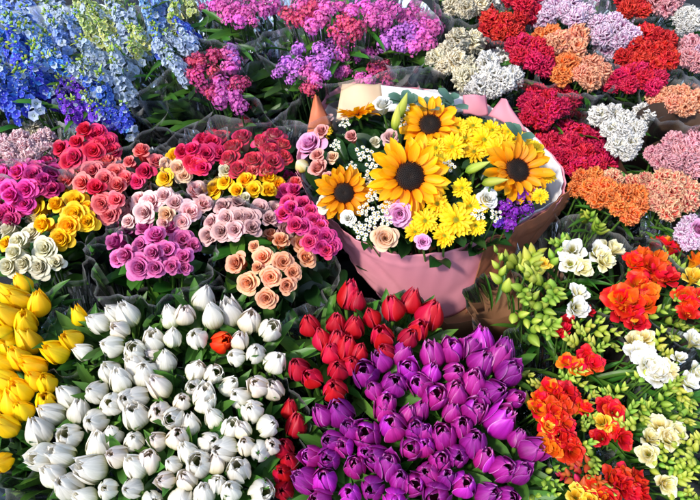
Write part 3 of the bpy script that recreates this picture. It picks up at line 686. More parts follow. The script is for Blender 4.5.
roses('bicolour', 'tall two tone white and pink rose bunch with upright buds', [(222,130),(220,141),(234,150,22),(246,130),(243,141),(232,162),(254,163,23),(262,145,22),(270,153),(274,138),(252,173,20,'rose_coral'),(272,163),(283,146,18),(283,158,18),(228,172,20,'rose_cream'),(266,172,20),(240,172)], 20, zs=1.2, wrap='film', rise=.03, lean=(0,-.15))
roses('yellow', 'small yellow rose bunch behind the dusty mauve roses', [(226,183,20),(216,189,20),(246,181,18),(268,179),(238,192),(254,190,18),(268,192),(219,177,15),(246,198,15,'rose_cream'),(278,186)], 17, wrap='film', rise=0)
roses('pink', 'pale pink rose bunch just above the mauve roses', [(147,190,24),(168,183,18,'rose_yellow'),(127,211,22),(146,213),(165,197,20),(168,215,21,'rose_peachlight'),(191,181,20),(196,193,24),(190,212,22),(175,203,18),(165,223,18),(202,206),(140,200,18),(182,222,18),(152,202),(205,192,18),(130,222,16)], 21, wrap='film', rise=.015, wr=1.08)
roses('mauve', 'mauve pink rose bunch wrapped in clear film', [(147,229,24),(171,231,24),(142,245,22),(121,245),(120,259,20),(168,251,24),(141,267,25),(192,247,22),(183,240),(172,266,23),(157,239),(132,232,20),(184,258),(131,256),(156,254),(156,268),(184,268,18),(118,234,16)], 21, wrap='film', rise=.03, wr=1.08, leaf=('leaf', 40, .075, .034), wamp=.018)
roses('dusty', 'dusty mauve rose bunch behind the peach roses', [(213,205),(241,203),(260,210),(274,211),(228,219),(213,223),(249,219),(280,221),(268,220),(240,218),(224,208),(252,228),(222,232),(210,236),(236,230),(285,230)], 18, wrap='film', rise=0.0)
roses('peach', 'peach orange rose bunch wrapped in film right of the mauve roses', [(239,240,22),(239,264,25),(249,283,24),(267,298,24),(264,258),(281,243,24),(283,262,24),(271,277,25),(287,285,22),(302,245,22),(306,258,22),(271,236,18),(295,236,18),(255,247,14),(293,272,20),(258,268,18)], 22, wrap='film', rise=-.005, leaf=('leaf_dark', 40, .085, .04), wr=1.12, wamp=.018)
roses('magenta', 'magenta spray rose bunch left of the pink paper bouquet', [(286,192),(296,194),(291,182),(286,172,0,'rose_crimson'),(288,203),(304,205),(310,212),(299,216),(292,210),(314,221),(304,227),(320,226),(315,234),(325,238),(321,246),(296,226),(310,242),(296,184,18,'rose_coral'),(284,214),(326,250),(332,246),(292,166,0,'rose_crimson')], 17, wrap=None, leaf=('leaf_dark', 24, .06, .03))

# statice, larkspur and dark greenery at the back
GL = dict(name='statice_bunch', cat='statice bunch', group=GS, fan=.5, lean=(0, -.1), drop=.3, leaf=('leaf', 34, .11, .022), stem='dark', ldz=(-.07, .005))
def statice(k, lab, pts, size, **kw):
    a = dict(GL); a.update(kw); size *= .86; pts = pts + [(p[0] + rng.uniform(-9, 9), p[1] + rng.uniform(-6, 10)) + tuple([p[2] * .7 if p[2] else 0, p[3]] if len(p) > 3 else [size * .7]) for p in pts]; return bunch('stat_' + k, lab, pts, size, **a)
statice('rose', 'rose pink statice bunch hanging beside the pale larkspur', [(204,40),(212,55),(200,62),(196,76),(222,36,0,'stat_pink'),(226,52,0,'stat_pink'),(228,66,0,'stat_pink'),(232,50,0,'stat_lilac'),(214,72),(202,86),(220,84,0,'stat_pink'),(236,84,20,'stat_rose'),(220,98,24,'stat_pink'),(234,96,0,'stat_pink'),(212,92,0),(190,62)], 22, wrap='film', lean=(-.2,-.3))
statice('pink', 'bright pink statice bunch at the top edge', [(214,4),(226,12),(236,4),(246,12),(256,4),(266,8),(238,18),(222,-4),(250,-6),(204,-2),(276,6)], 22, wrap='film')
statice('pink', 'large pink statice bunch behind the statice with green leaves', [(286,12,0,'stat_rose'),(300,4),(312,10,0,'stat_rose'),(326,6),(340,4),(352,10),(364,4),(376,10),(384,4),(396,8),(300,18,0,'stat_rose'),(322,18),(344,20,0,'stat_rose'),(358,26,0,'stat_rose'),(334,30,0,'stat_rose'),(372,20),(386,20),(312,24),(410,12),(416,4),(292,-4)], 23, wrap='film', dz=.02)
statice('lilac', 'lilac pink statice bunch with buds above the cream paper', [(314,36),(320,48),(330,54),(334,42),(298,48),(286,62),(300,62),(312,60),(322,62),(306,72,0,'stat_pink'),(314,78,0,'stat_pink'),(282,68),(318,68),(310,88,16,'stat_rose'),(344,50,0,'stat_pink'),(296,70)], 20, wrap='film', wamp=.02)
statice('pink', 'pink statice heads between lilac statice and film wrapped statice', [(362,40,0,'stat_pink'),(372,52),(354,48),(344,70),(360,76),(376,70,0,'stat_rose'),(384,64,0,'stat_rose'),(388,76,0,'stat_rose'),(368,80),(340,74)], 18, wrap=None, dz=-.03)
statice('lilac', 'violet pink statice bunch at the right behind a bright film edge', [(392,34),(404,28),(414,24,0,'stat_pink'),(424,16,0,'stat_pink'),(398,44),(412,38),(420,42,0,'stat_pink'),(428,34,0,'stat_pink'),(432,24,0,'stat_pink'),(384,42),(405,16,0,'stat_pink')], 22, wrap='film_milky', wamp=.02)
GD = dict(name='larkspur_bunch', cat='larkspur bunch', group=GS, fan=.35, lean=(-.45, .25), drop=.2, leaf=('leaf', 60, .09, .012), ldz=(-.09, .03), stem='mid', jit=.55)
def lark(lab, pts, size, **kw):
    a = dict(GD); a.update(kw); pts = pts + [(p[0] + rng.uniform(-11, 11), p[1] + rng.uniform(-11, 11), p[2]) for p in pts]; return bunch('delph_blue', lab, [(p[0], p[1], size, 'delph_' + p[2]) for p in pts], size, **a)
lark('bright blue larkspur bunch in the top left corner', [(8,14,'pale'),(6,40,'blue'),(24,62,'blue'),(12,84,'blue'),(30,28,'pale'),(44,50,'pale'),(20,44,'blue'),(36,80,'blue'),(22,8,'pale'),(-6,64,'blue'),(40,66,'blue'),(4,100,'blue'),(28,96,'blue')], 27, wrap='film_milky', wamp=.02)
lark('white and pale blue larkspur bunch right of the bright blue one', [(60,20,'white'),(64,44,'pale'),(72,68,'blue'),(90,56,'white'),(48,6,'white'),(100,76,'white'),(84,78,'white'),(78,32,'pale'),(112,86,'white'),(56,60,'pale'),(94,90,'blue')], 25, wrap='film_milky', wamp=.02)
lark('violet larkspur bunch above the crimson roses', [(56,88,'violet'),(74,92,'violet'),(88,98,'violet'),(66,104,'violet'),(82,110,'violet'),(100,106,'blue'),(110,112,'blue'),(96,118,'violet'),(46,98,'violet'),(116,118,'blue')], 22, wrap='film', dz=-.01)
lark('green and white larkspur bunch at the top, left of its pale neighbour', [(80,4,'green'),(96,14,'green'),(92,32,'green'),(108,38,'green'),(118,12,'white'),(124,44,'white'),(108,-4,'green'),(132,28,'white'),(136,52,'green'),(118,60,'white'),(140,40,'green')], 22, wrap='film', wamp=.02)
lark('pale blue larkspur bunch behind dark film, beside the rose pink statice', [(148,10,'pale'),(158,34,'blue'),(174,18,'green'),(164,52,'white'),(180,44,'white'),(190,6,'green'),(176,62,'white'),(152,24,'pale'),(184,30,'blue'),(168,2,'pale'),(158,44,'pale')], 19, wrap='film_dark', wamp=.02, lean=(-.3,.1))

def greens(lab, px, py, R, n, L, W, mat, dz=-.03, up=.9, wrap='film', foot=None):
    ax, _ = at(px, py, zsurf(py) + dz)
    B = Bunch('greenery_bunch', lab, 'greenery', 'bunches of cut greenery on the stall', ax, zsurf(py) + dz, R)
    zf = lambda x, y: zsurf(py) + dz - .8 * ((x - ax.x) ** 2 + (y - ax.y) ** 2)
    B.foliage(zf, n, L, W, mat, up=up, a=.45, b=1.5, dz=(-.10, .01), cv=-.5)
    mb = MB()
    for i in range(9):
        a = rng.uniform(0, 6.28); r = R * .7 * rng.random()
        tube(mb, [(0, 0, .04), ((ax.x - B.foot.x + r * math.cos(a)) * .6, (ax.y - B.foot.y + r * math.sin(a)) * .6, .34), (ax.x - B.foot.x + r * math.cos(a), ax.y - B.foot.y + r * math.sin(a), zsurf(py) + dz - .06)], .003, .002, 0, 5)
    link('stems', mb.mesh('stems', ['stem_dark']), B.o)
    if wrap: B.wrap(zsurf(py) + dz - .03, R * 1.1, wrap, amp=.018)
    return B
greens('big dark green leaves between the two pink statice bunches', 262, 70, .11, 60, .16, .05, 'leaf_dark')
greens('dark leafy greenery above the two tone roses', 285, 108, .08, 40, .13, .04, 'leaf_dark', dz=-.06)
greens('dark greenery under film right of the violet larkspur', 140, 100, .1, 60, .13, .03, 'leaf_dark', dz=-.05)
greens('dark greenery below the rose pink statice', 190, 118, .08, 50, .11, .035, 'leaf_dark', dz=-.08)
greens('dark green leaves beside the film wrapped mauve roses', 205, 262, .06, 34, .1, .035, 'leaf_dark', dz=-.1, wrap=None)
greens('fresh green blades poking up behind the white tulips', 165, 298, .06, 34, .13, .014, 'leaf', dz=-.03, up=1.3)
greens('low greenery wrapped in blue grey film at the bottom left corner', 22, 488, .085, 26, .09, .02, 'leaf_tulip', dz=-.03, wrap='film_blue')

# carnations
CL = dict(name='carnation_bunch', cat='carnation bunch', group=GC, fan=.6, lean=(0, -.3), drop=.4, leaf=('leaf', 26, .08, .008))
def carn(k, lab, pts, size, **kw):
    a = dict(CL); a.update(kw); return bunch('carn_' + k, lab, pts, size, **a)
carn('cream', 'cream carnation bunch cut off by the top edge', [(452,4),(466,8),(480,4),(474,-6),(456,-6),(492,0,0,'carn_white')], 24, wrap='film')
carn('cream', 'cream carnation bunch behind the big white one', [(470,28),(458,38),(448,50),(436,58),(456,60),(474,40),(444,66)], 26, wrap='film', dz=-.01)
carn('white', 'big creamy white carnation bunch above the pink paper flaps', [(476,54,0,'carn_cream'),(466,76,0,'carn_cream'),(480,86),(500,58),(514,64),(504,80),(492,74),(488,60),(466,64,0,'carn_cream'),(514,76),(494,88,24)], 28, wrap='film', rise=-.02)
carn('red', 'scarlet carnation bunch near the top middle', [(490,18),(506,20),(516,32),(500,32),(486,10),(522,18),(512,8),(496,6),(488,30)], 22, wrap='film')
carn('crimson', 'crimson carnation bunch between white and peach ones', [(490,42,20),(524,42),(538,46),(534,60),(546,54),(520,54),(546,66),(530,34),(512,44,18)], 24, wrap='film')
carn('crimson', 'crimson carnations cut by the top edge above the scarlet ones', [(512,-4),(524,4),(534,-2),(504,-8),(534,12)], 22, wrap=None)
carn('lilac', 'lilac striped carnation bunch at the top', [(566,10),(586,12),(600,4),(576,16),(548,14),(540,6),(556,4),(572,0),(590,-2),(542,22)], 23, wrap='film', rise=.01)
carn('lilac', 'lilac striped carnation bunch right of the peach ones', [(614,20),(622,28),(604,34,26),(607,47,26),(632,36),(612,6),(628,14),(598,22),(622,40)], 24, wrap='film')
carn('peach', 'peach carnation bunch at the top below the lilac ones', [(566,24,27),(580,34,27),(576,48,27),(562,40),(540,34,22,'carn_orange'),(552,34,0,'carn_orange'),(552,45)], 26, wrap='film')
carn('peach', 'orange peach carnation bunch with a green bud in front of the other peach ones', [(566,64,28,'carn_orange'),(562,74,26,'carn_orange'),(594,64,28),(592,78,28),(602,72),(554,60),(582,72,20)], 27, wrap='film')
carn('red', 'large scarlet carnation bunch at the upper right', [(660,36),(664,50),(636,44),(650,50),(624,56),(642,60),(656,66),(646,32),(670,58),(652,16),(640,22),(668,40)], 23, wrap='film', rise=.01)
carn('crimson', 'crimson carnation bunch right of the orange peach ones', [(620,76),(632,72),(646,78),(660,78),(612,82),(630,84,20),(670,74),(654,86),(640,68)], 22, wrap='film', rise=.0)
carn('red', 'few scarlet carnations at the top edge beside a bright film edge', [(628,8),(638,0),(644,10),(624,-4),(650,0)], 20, wrap='film')
carn('coral', 'pink carnation bunch at the top right edge', [(656,2,24,'carn_dusty'),(668,6,24,'carn_dusty'),(662,-6,22,'carn_dusty'),(676,-2,0,'carn_dusty')], 22, wrap=None)
carn('white', 'small white carnation bunch in the top right corner', [(680,16,20),(690,12),(686,26,20),(698,20),(694,4)], 20, wrap='film')
carn('palepink', 'lilac pink carnations at the right edge near the top corner', [(698,34,24,'carn_lilac'),(692,44,24,'carn_dusty'),(704,48,24,'carn_lilac'),(688,56,20,'carn_dusty'),(700,62,22,'carn_dusty')], 22, wrap='film_milky')
carn('crimson', 'crimson carnation bunch beside the pink paper flaps', [(536,92),(550,96),(536,106),(552,110),(528,116),(564,92),(574,98),(544,84),(562,106),(528,100),(542,118)], 23, wrap='film', rise=-.02, dz=-.02)
carn('crimson', 'full crimson carnation bunch right of the sunflower bouquet', [(540,132,24),(537,144),(556,124),(566,128),(580,130),(572,142),(594,137),(605,149,25),(586,152),(567,158),(592,164),(578,167),(610,160),(552,142),(556,156),(600,166,20),(548,152)], 25, wrap='film', rise=-.02, leaf=('leaf_dark', 30, .07, .02), dz=-.035)
carn('white', 'white carnation bunch against the dark brown paper', [(600,114,26),(614,113),(627,120),(624,133,26),(618,144,25),(634,104),(645,112,24),(632,142),(638,128),(640,100,22),(612,128,24),(628,152,20)], 24, wrap='film', rise=-.01)
carn('peach', 'pale orange carnation bunch at the right edge', [(660,104),(674,102),(688,106),(698,98),(668,94),(682,92),(694,90,20),(654,96,20),(704,106)], 23, wrap='film')
carn('dusty', 'dusty pink carnation bunch in dark brown paper', [(666,150,26),(662,160,23),(680,152,25),(672,163,24),(689,160,25),(696,140),(699,156),(690,146),(697,168),(676,140),(686,132),(652,152,18)], 24, wrap='kraft_dark', wr=1.25, rise=-.01, back=.09, wamp=.008)
carn('coral', 'coral and cream edged carnation bunch below the dusty pink ones', [(664,177),(680,182,26),(673,191,25),(692,188,25),(656,188,20),(657,198,20),(671,209,28),(660,202),(690,200,24),(700,178,22),(645,178,18)], 23, wrap='film', rise=-.02)
carn('orange', 'orange carnation bunch above the green freesias', [(582,178,25),(594,175),(590,188,26),(606,187,26),(614,176,22,'carn_coral'),(610,197,27),(600,197,26),(634,182,23,'carn_coral'),(638,195),(640,206,22),(632,214,24),(620,206,20),(574,188,20),(624,192,20)], 25, wrap='film', rise=-.03)
carn('lilac', 'pink and white striped carnations at the right edge above the orange freesias', [(698,208,24),(697,230,24,'rose_lilac'),(686,232,22),(692,222,20),(690,241,20),(704,240,22)], 22, wrap='film')

# freesias
FL = dict(name='freesia_bunch', cat='freesia bunch', group=GF, fan=.55, lean=(0, -.15), drop=.3, leaf=('leaf', 26, .12, .01), stem='thin', lup=1.0, jit=.3)
def fre(lab, spec, wrap='film', **kw):
    a = dict(FL); a.update(kw); pts = []
    for k, size, ps in spec:
        for p in ps:
            if k == 'buds_green' and rng.random() < (.28 if p[0] < 600 else .45): continue
            pts.append((p[0], p[1], size * (1.12 if k.startswith('free') and size < 33 else 1), k))
    return bunch('free_white', lab, pts, 20, wrap=wrap, **a)
fre('green budded freesia bunch with a pale yellow bloom below the pink paper', [('buds_green', 36, [(510,260),(502,276),(522,292),(532,312),(545,314),(541,332),(556,272),(551,294),(516,250),(524,262),(558,304),(524,320),(536,300),(548,284),(530,296),(546,326)]),
     ('buds_yellow', 40, [(533,262),(528,274)]), ('free_yellow', 20, [(542,266)]), ('free_white', 25, [(578,294),(576,308)])], wrap='film', rise=-.04)
fre('white freesia bunch under the orange carnations', [('buds_green', 28, [(562,242),(576,234),(568,226),(590,236),(588,216),(604,216),(598,226),(556,252),(584,280),(566,284),(612,232)]), ('free_white', 24, [(572,250),(570,264),(597,252)]), ('free_cream', 24, [(582,268),(612,250),(604,260)])], wrap='film', rise=-.02)
fre('orange red freesia bunch at the right with one very large bloom', [('free_orange', 27, [(642,256),(634,262),(662,246),(620,298),(632,310),(646,292),(646,304),(656,262),(638,284)]), ('free_orange', 50, [(626,302)]), ('free_red', 28, [(658,276),(668,278),(672,250),(636,322),(650,268),(622,312)]), ('buds_green', 22, [(666,256),(678,264),(674,274),(632,272),(654,240),(660,312)])], wrap='kraft_dark', rise=-.06, wr=1.0)
fre('orange freesias at the right edge beside the large orange bloom', [('free_orange', 23, [(688,304),(684,296),(696,262)]), ('free_yellow', 25, [(694,278)]), ('free_red', 22, [(700,256),(688,314),(698,298)]), ('buds_green', 22, [(682,286),(698,290),(676,296)])])
fre('small red freesias with yellow buds beside the white rose like bloom', [('free_red', 18, [(568,321),(556,332),(588,312),(564,330)]), ('buds_yellow', 24, [(577,328),(570,340),(592,325),(606,332),(590,340)]), ('buds_green', 22, [(596,306),(604,312),(582,340),(612,344),(600,350)]), ('free_red', 24, [(584,358),(592,364)]), ('free_orange', 22, [(566,362),(578,368)]), ('buds_green', 20, [(576,374),(592,392),(578,390),(566,378)])], rise=-.05)
fre('orange and yellow freesia bunch beside the purple tulips', [('free_orange', 25, [(540,400),(550,390),(552,410),(538,410),(550,424),(560,400),(552,448),(543,444),(582,408)]), ('free_red', 26, [(566,394),(564,408),(556,416),(568,440),(572,452),(560,436),(564,426)]), ('free_yellow', 22, [(548,428)]), ('buds_yellow', 24, [(519,394),(534,384),(524,374),(570,384),(590,404)]), ('buds_green', 22, [(586,446),(590,432),(584,424),(530,372),(592,418)])], rise=-.05)
fre('short red and yellow freesias in the middle of the lower right', [('free_red', 22, [(601,438),(622,439),(604,406),(614,412)]), ('free_yellow', 22, [(602,422)]), ('free_orange', 18, [(612,430)]), ('buds_yellow', 24, [(630,424),(642,420),(620,420)]), ('buds_green', 24, [(628,396),(644,406),(632,411),(616,398),(606,392),(640,392)])], wrap=None)
fre('red freesia bunch at the bottom edge', [('free_red', 27, [(620,474),(630,490),(614,480),(640,494),(622,486),(606,498),(636,480)]), ('free_yellow', 25, [(576,496),(590,500)]), ('buds_red', 26, [(582,464),(572,474),(580,480),(590,486)]), ('buds_green', 24, [(592,470),(600,478),(594,458),(604,488)]), ('free_orange', 20, [(594,486),(600,496)])], rise=-.05)
fre('few green buds beside the lowest purple tulips', [('buds_green', 22, [(530,468),(540,474),(550,482),(546,492),(538,500),(556,470)])], wrap=None, dz=-.03)
fre('white freesia bunch with one large white bloom at the right', [('free_white', 42, [(650,364)]), ('free_white', 28, [(658,374),(640,354)]), ('free_white', 24, [(694,341),(688,382),(696,372)]), ('free_cream', 23, [(644,338),(668,370),(634,342)]), ('free_white', 15, [(680,358)]), ('buds_yellow', 22, [(660,340),(672,338),(668,353),(680,392),(686,404)]), ('buds_green', 23, [(666,396),(676,384),(692,400),(652,388),(700,356),(684,368),(640,376),(658,400),(688,326),(676,324)])], rise=-.04)
fre('cream freesia bunch with green buds in the lower right corner', [('free_cream', 24, [(650,438),(648,454),(668,438),(660,426),(666,484),(674,432)]), ('buds_yellow', 24, [(690,444),(688,458),(686,478),(688,490),(698,438),(686,422)]), ('buds_green', 24, [(662,450),(668,458),(678,452),(676,468),(660,466),(680,498),(696,470),(672,420),(698,498),(652,472),(694,414)])], rise=-.05)
fre('dense green freesia buds along the right edge', [('buds_green', 23, [(668,404),(682,410),(656,408),(698,390),(672,412),(646,414),(702,420)])], wrap=None, dz=-.03)

# ------------------------------------------------------------------ the sunflower bouquet in pink paper
ZB = .735
bc, bs = at(436, 176, ZB)
foot, _ = at(452, 292, .30); foot = Vector((foot.x, foot.y - .0, 0))
BQ = Bunch('sunflower_bouquet', 'large sunflower bouquet wrapped in pink paper with white lining', 'bouquet', None, bc, ZB, .2, foot=foot)
def zb(x, y): return ZB + .05 - .5 * ((x - bc.x) ** 2 + (y - bc.y) ** 2)
def put(k, px, py, size, n, roll=None, up=0., stem='mid', zs=1., var=None, label=None):
    z = ZB
    for _ in range(6): P, mp = at(px, py, z); z = zb(P.x, P.y) + up
    return BQ.flower(k, P, n, size * mp, roll, stem, zs, var, label)
def sunflower(px, py, size, n, up=.02, label=None):
    o, Mw = put('sunflower', px, py, size, n, stem='thick', up=up, label=label)
    link('seed_disc', KIND['seeddisc'][0][0], o, Matrix.Translation((0, 0, .03)))
sunflower(410, 176, 82, (.0, -.75, .9), .045, 'largest sunflower, facing the viewer')
sunflower(344, 193, 58, (.05, -.8, .75), .02)
sunflower(430, 124, 62, (-.1, -.45, .9), .02)
sunflower(518, 170, 70, (.25, -.55, .85), .02)
sunflower(357, 112, 46, (-.15, .5, .8), .02, 'sunflower turned away, seen from its edge')
for px, py, s in [(465,138,30),(484,140,30),(452,147,30),(497,150,28),(473,126,24),(456,220,38),(437,204,26),(425,221,28),(444,236,26),(470,206,26),(436,186,26),(441,164,24),(480,204,22),(415,232,22),(462,188,22),(474,152,26),(458,128,24),(492,130,22),(504,144,22),(476,226,22),(436,148,22),(324,132,18),(520,140,24),(535,150,22),(508,132,22),(446,112,22),(548,176,18),(540,196,18)]:
    put('mum', px, py, s, (rng.uniform(-.3, .3), -.55 + rng.uniform(-.25, .25), 1), up=rng.uniform(-.01, .015))
for k, px, py, s, n, zs in [('rose_lilac',311,146,30,(-.4,-.2,1),1), ('rose_lilac',400,214,27,(-.2,-.8,.7),1.1), ('rose_lilac',423,242,18,(0,-.6,1),1), ('rose_salmon',320,170,24,(-.4,-.3,1),1.),
                        ('rose_salmon',330,180,18,(-.4,-.4,1),1), ('rose_cream',326,204,20,(-.3,-.5,1),1), ('rose_white',348,218,16,(-.2,-.5,1),1), ('rose_peachlight',385,238,26,(0,-.6,.8),1), ('rose_white',486,200,26,(.1,-.6,1),1.),
                        ('rose_white',383,106,20,(-.1,-.1,1),1.1), ('rose_dusty',390,138,18,(0,-.4,1),1), ('rose_dusty',328,120,14,(-.4,0,1),1), ('rose_cream',375,143,14,(0,-.3,1),1), ('rose_peachlight',333,158,14,(-.3,-.3,1),1)]:
    put(k, px, py, s, n, zs=zs, up=.05 if py < 110 else 0)
put('eggbud', 301, 165, 16, (-.5, -.2, 1), up=.0, label='round pale yellow bud at the left rim')
for px, py, r in [(475,168,.2),(492,182,-.1),(402,108,1.2),(396,120,1.4)]: put('lilybud', px, py, 27, (.0, -.3, 1), roll=r, up=.05)
for px, py, s in [(364,154,20),(374,164,18),(370,178,18),(386,190,20),(379,214,20),(362,232,20),(398,196,14),(356,226,14),(372,222,18),(386,222,16),(402,124,18),(410,112,18),(448,166,16),(352,168,14),(372,196,16),(495,216,16),(478,214,16),(364,210,16),(388,206,16)]:
    put('tiny', px, py, s, (rng.uniform(-.2, .2), -.5, 1), up=.015, stem='thin')
for px, py, s in [(522,194,20),(506,206,20),(516,212,18),(510,222,18),(536,190,18),(500,222,14),(528,208,16)]: put('stat_violet', px, py, s, (.2, -.4, 1), up=-.005, stem='thin')
BQ.R = .19
BQ.foliage(zb, 460, .075, .032, 'leaf_dark', up=.6, dz=(-.08, -.004), rmax=1.3, filt=lambda x, y: ((x - bc.x) / .212) ** 2 + ((y - bc.y - .01) / .20) ** 2 < 1)
mb = MB()
for px, py in [(449,97),(455,102),(520,134),(412,102),(404,98),(428,106),(440,102),(348,104),(366,132),(350,140),(356,146),(344,132),(500,128),(340,124)][:6]:
    z = ZB
    for _ in range(5): P, mp = at(px, py, z); z = zb(P.x, P.y) + .045
    for j in range(5):
        blade(mb, trn(P.x - foot.x, P.y - foot.y, z - .01) @ rot('z', rng.uniform(0, 6.28)) @ rot('y', -rng.uniform(.3, 1.)), rng.uniform(.03, .05), .024, 0, 5, 6, a=.5, b=3, curve=-.4)
link('eucalyptus_leaves', mb.mesh('eucalyptus_leaves', ['leaf_blue']), BQ.o)

def paper(name, mat, rim, bottom, parent, foot, thick=.0012, crease=.004, nv=26, sub=8, shape=.9, closed=True, z_wob=.0):
    """sheet from a rim polyline (world points) down to a bottom polyline"""
    def dens(pl):
        n = len(pl); out = []
        rngi = range(n) if closed else range(n - 1)
        for i in rngi:
            p0, p1, p2, p3 = [pl[(i + j) % n] if closed else pl[max(0, min(n - 1, i + j))] for j in (-1, 0, 1, 2)]
            for s in range(sub):
                t = s / sub
                out.append(.5 * ((2 * p1) + (-p0 + p2) * t + (2 * p0 - 5 * p1 + 4 * p2 - p3) * t * t + (-p0 + 3 * p1 - 3 * p2 + p3) * t ** 3))
        out.append(pl[0] if closed else pl[-1]); return out
    a, b = dens(rim), dens(bottom); n = len(a)
    folds = [(rng.random(), rng.uniform(-.35, .35), rng.uniform(.012, .03), rng.uniform(-.0045, .0055)) for _ in range(16)] + [(rng.random() * 2 - .5, rng.choice((-1, 1)) * rng.uniform(.5, 1.2), rng.uniform(.02, .04), rng.uniform(-.003, .004)) for _ in range(9)]
    X = np.zeros((n, nv)); Y = X.copy(); Z = X.copy()
    for i in range(n):
        for j in range(nv):
            v = j / (nv - 1); p = b[i].lerp(a[i], v ** shape); 
            out = Vector((p.x - foot.x, p.y - foot.y, 0)); out = out.normalized() if out.length > 1e-6 else out
            wv = crease * (math.sin(i * .55 + 3 * v) + .6 * math.sin(i * 1.7 + 1.3) * v + .5 * abs(math.sin(i * .23 + 2))) * (.3 + v)
            for c0, sl, wd, hh in folds: wv += hh * max(0, 1 - abs(i / n + sl * (v - .5) - c0) / wd) * (.4 + .6 * math.sin(PI * min(1, v + .1)))
            p = p + out * wv
            X[i, j], Y[i, j], Z[i, j] = p.x - foot.x, p.y - foot.y, p.z + z_wob * math.sin(i * .9) * v
    mb = MB(); U, V = np.meshgrid(np.linspace(0, 1, n), np.linspace(0, 1, nv), indexing='ij')
    mb.grid(X, Y, Z, U, V, 0)
    o = link(name, mb.mesh(name, [mat]), parent)
    md = o.modifiers.new('thickness', 'SOLIDIFY'); md.thickness = thick; md.offset = 0
    return o
def W(px, py, z): return at(px, py, z)[0]
rim = [(297,172,.735),(312,200,.70),(334,222,.685),(366,243,.68),(402,254,.68),(440,252,.68),(478,240,.68),(516,226,.69),(548,207,.70),(566,190,.72),(556,160,.74),(530,132,.745),(500,112,.75),(470,98,.75),(430,90,.75),(385,84,.76),(345,84,.765),(322,104,.75),(304,140,.745)]
rimw = [W(*p) for p in rim]
def in_rim(x, y, k=.93):
    x = bc.x + (x - bc.x) / k; y = bc.y + (y - bc.y) / k; ins = False
    for p, q in zip(rimw, rimw[1:] + rimw[:1]):
        if (p.y > y) != (q.y > y) and x < (q.x - p.x) * (y - p.y) / (q.y - p.y) + p.x: ins = not ins
    return ins
BQ.foliage(zb, 900, .085, .034, 'leaf_dark', up=.7, dz=(-.045, .002), rmax=1.6, name='upper_leaves', filt=lambda x, y: in_rim(x, y) and (x < bc.x - .08 or y > bc.y + .10))
for px, py, s in [(322,132,16),(336,146,14),(318,156,16),(345,124,14),(352,138,16)]: put('rose_salmon' if s == 16 else 'tiny', px, py, s, (-.3, -.3, 1), up=.02)
low = {0: (318,205,.64), 1: (330,225,.62), 2: (346,250,.60), 3: (364,278,.565), 4: (388,302,.53), 5: (420,320,.50), 6: (456,314,.505), 7: (486,290,.53), 8: (516,258,.57), 9: (542,224,.61)}
C0 = Vector((bc.x, bc.y, .5))
def shrink(p, k, z): return Vector((C0.x + (p.x - C0.x) * k, C0.y + (p.y - C0.y) * k, z))
lowc = [W(*low[i]) if i in low else shrink(p, .86, .60) for i, p in enumerate(rimw)]
paper('outer_wrapper', 'pink_paper', rimw, lowc, BQ.o, foot, shape=1., crease=.0022)
lc = sum(lowc, Vector()) / len(lowc)
paper('wrapper_base', 'pink_paper', [Vector((p.x, p.y, p.z - .001)) for p in lowc], [Vector((foot.x + (p.x - lc.x) * .25, foot.y + (p.y - lc.y) * .25, .46)) for p in lowc], BQ.o, foot, shape=1., crease=.002)
inner = []
for i, p in enumerate(rimw):
    back = p.y > bc.y
    inner.append(shrink(p, .975, p.z + (.004 if (i >= 7 and i <= 14) else -.02)))
paper('inner_wrapper', 'white_paper', inner, [Vector((q.x + (lc.x - q.x) * .08, q.y + (lc.y - q.y) * .08, q.z)) for q in lowc], BQ.o, foot, crease=.002)
def flap(name, mat, pts, bulge=.012):
    """folded corner of paper standing up: base-left, top-left, top-right, base-right; a rounded sheet with a soft curl"""
    p = [Vector(q) - foot for q in pts]; n = 11
    X = np.zeros((n, n)); Y = X.copy(); Z = X.copy()
    for i in range(n):
        for j in range(n):
            u, v = i / (n - 1), j / (n - 1)
            q = p[0].lerp(p[3], u).lerp(p[1].lerp(p[2], u), v)
            q = q + Vector((0, -1, .5)) * (bulge * math.sin(PI * u) * (.4 + v) - bulge * .9 * v * v) + Vector((0, 0, .0025 * math.sin(7 * u + 5 * v)))
            X[i, j], Y[i, j], Z[i, j] = q
    mb = MB(); U, V = np.meshgrid(np.linspace(0, 1, n), np.linspace(0, 1, n), indexing='ij'); mb.grid(X, Y, Z, U, V, 0)
    o = link(name, mb.mesh(name, [mat]), BQ.o); md = o.modifiers.new('thickness', 'SOLIDIFY'); md.thickness = .0012; md.offset = 0; return o
flap('paper_corner', 'pink_paper', [W(463,114,.76), W(464,95,.80), W(487,95,.80), W(488,116,.76)])
flap('paper_corner', 'pink_paper', [W(488,116,.76), W(503,98,.80), W(509,102,.80), W(526,132,.76)])
flap('paper_corner', 'peach_paper', [W(306,140,.735), W(314,94,.785), W(318,96,.785), W(332,126,.735)])
flap('lining_corner', 'cream_paper', [W(336,122,.765), W(342,84,.80), W(382,84,.805), W(386,112,.765)])
flap('lining_corner', 'white_paper', [W(384,112,.766), W(381,85,.806), W(468,97,.79), W(470,112,.762)])
# overlapping fold of paper at the front right, in copper brown kraft paper
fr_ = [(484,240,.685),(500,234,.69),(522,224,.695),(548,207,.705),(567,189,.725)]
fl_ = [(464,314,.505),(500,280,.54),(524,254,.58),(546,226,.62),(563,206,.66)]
paper('folded_edge', 'copper_paper', [shrink(W(*p), 1.02, p[2] + .006) for p in fr_], [shrink(W(*p), 1.02, p[2]) for p in fl_], BQ.o, foot, closed=False, shape=1., crease=.002)
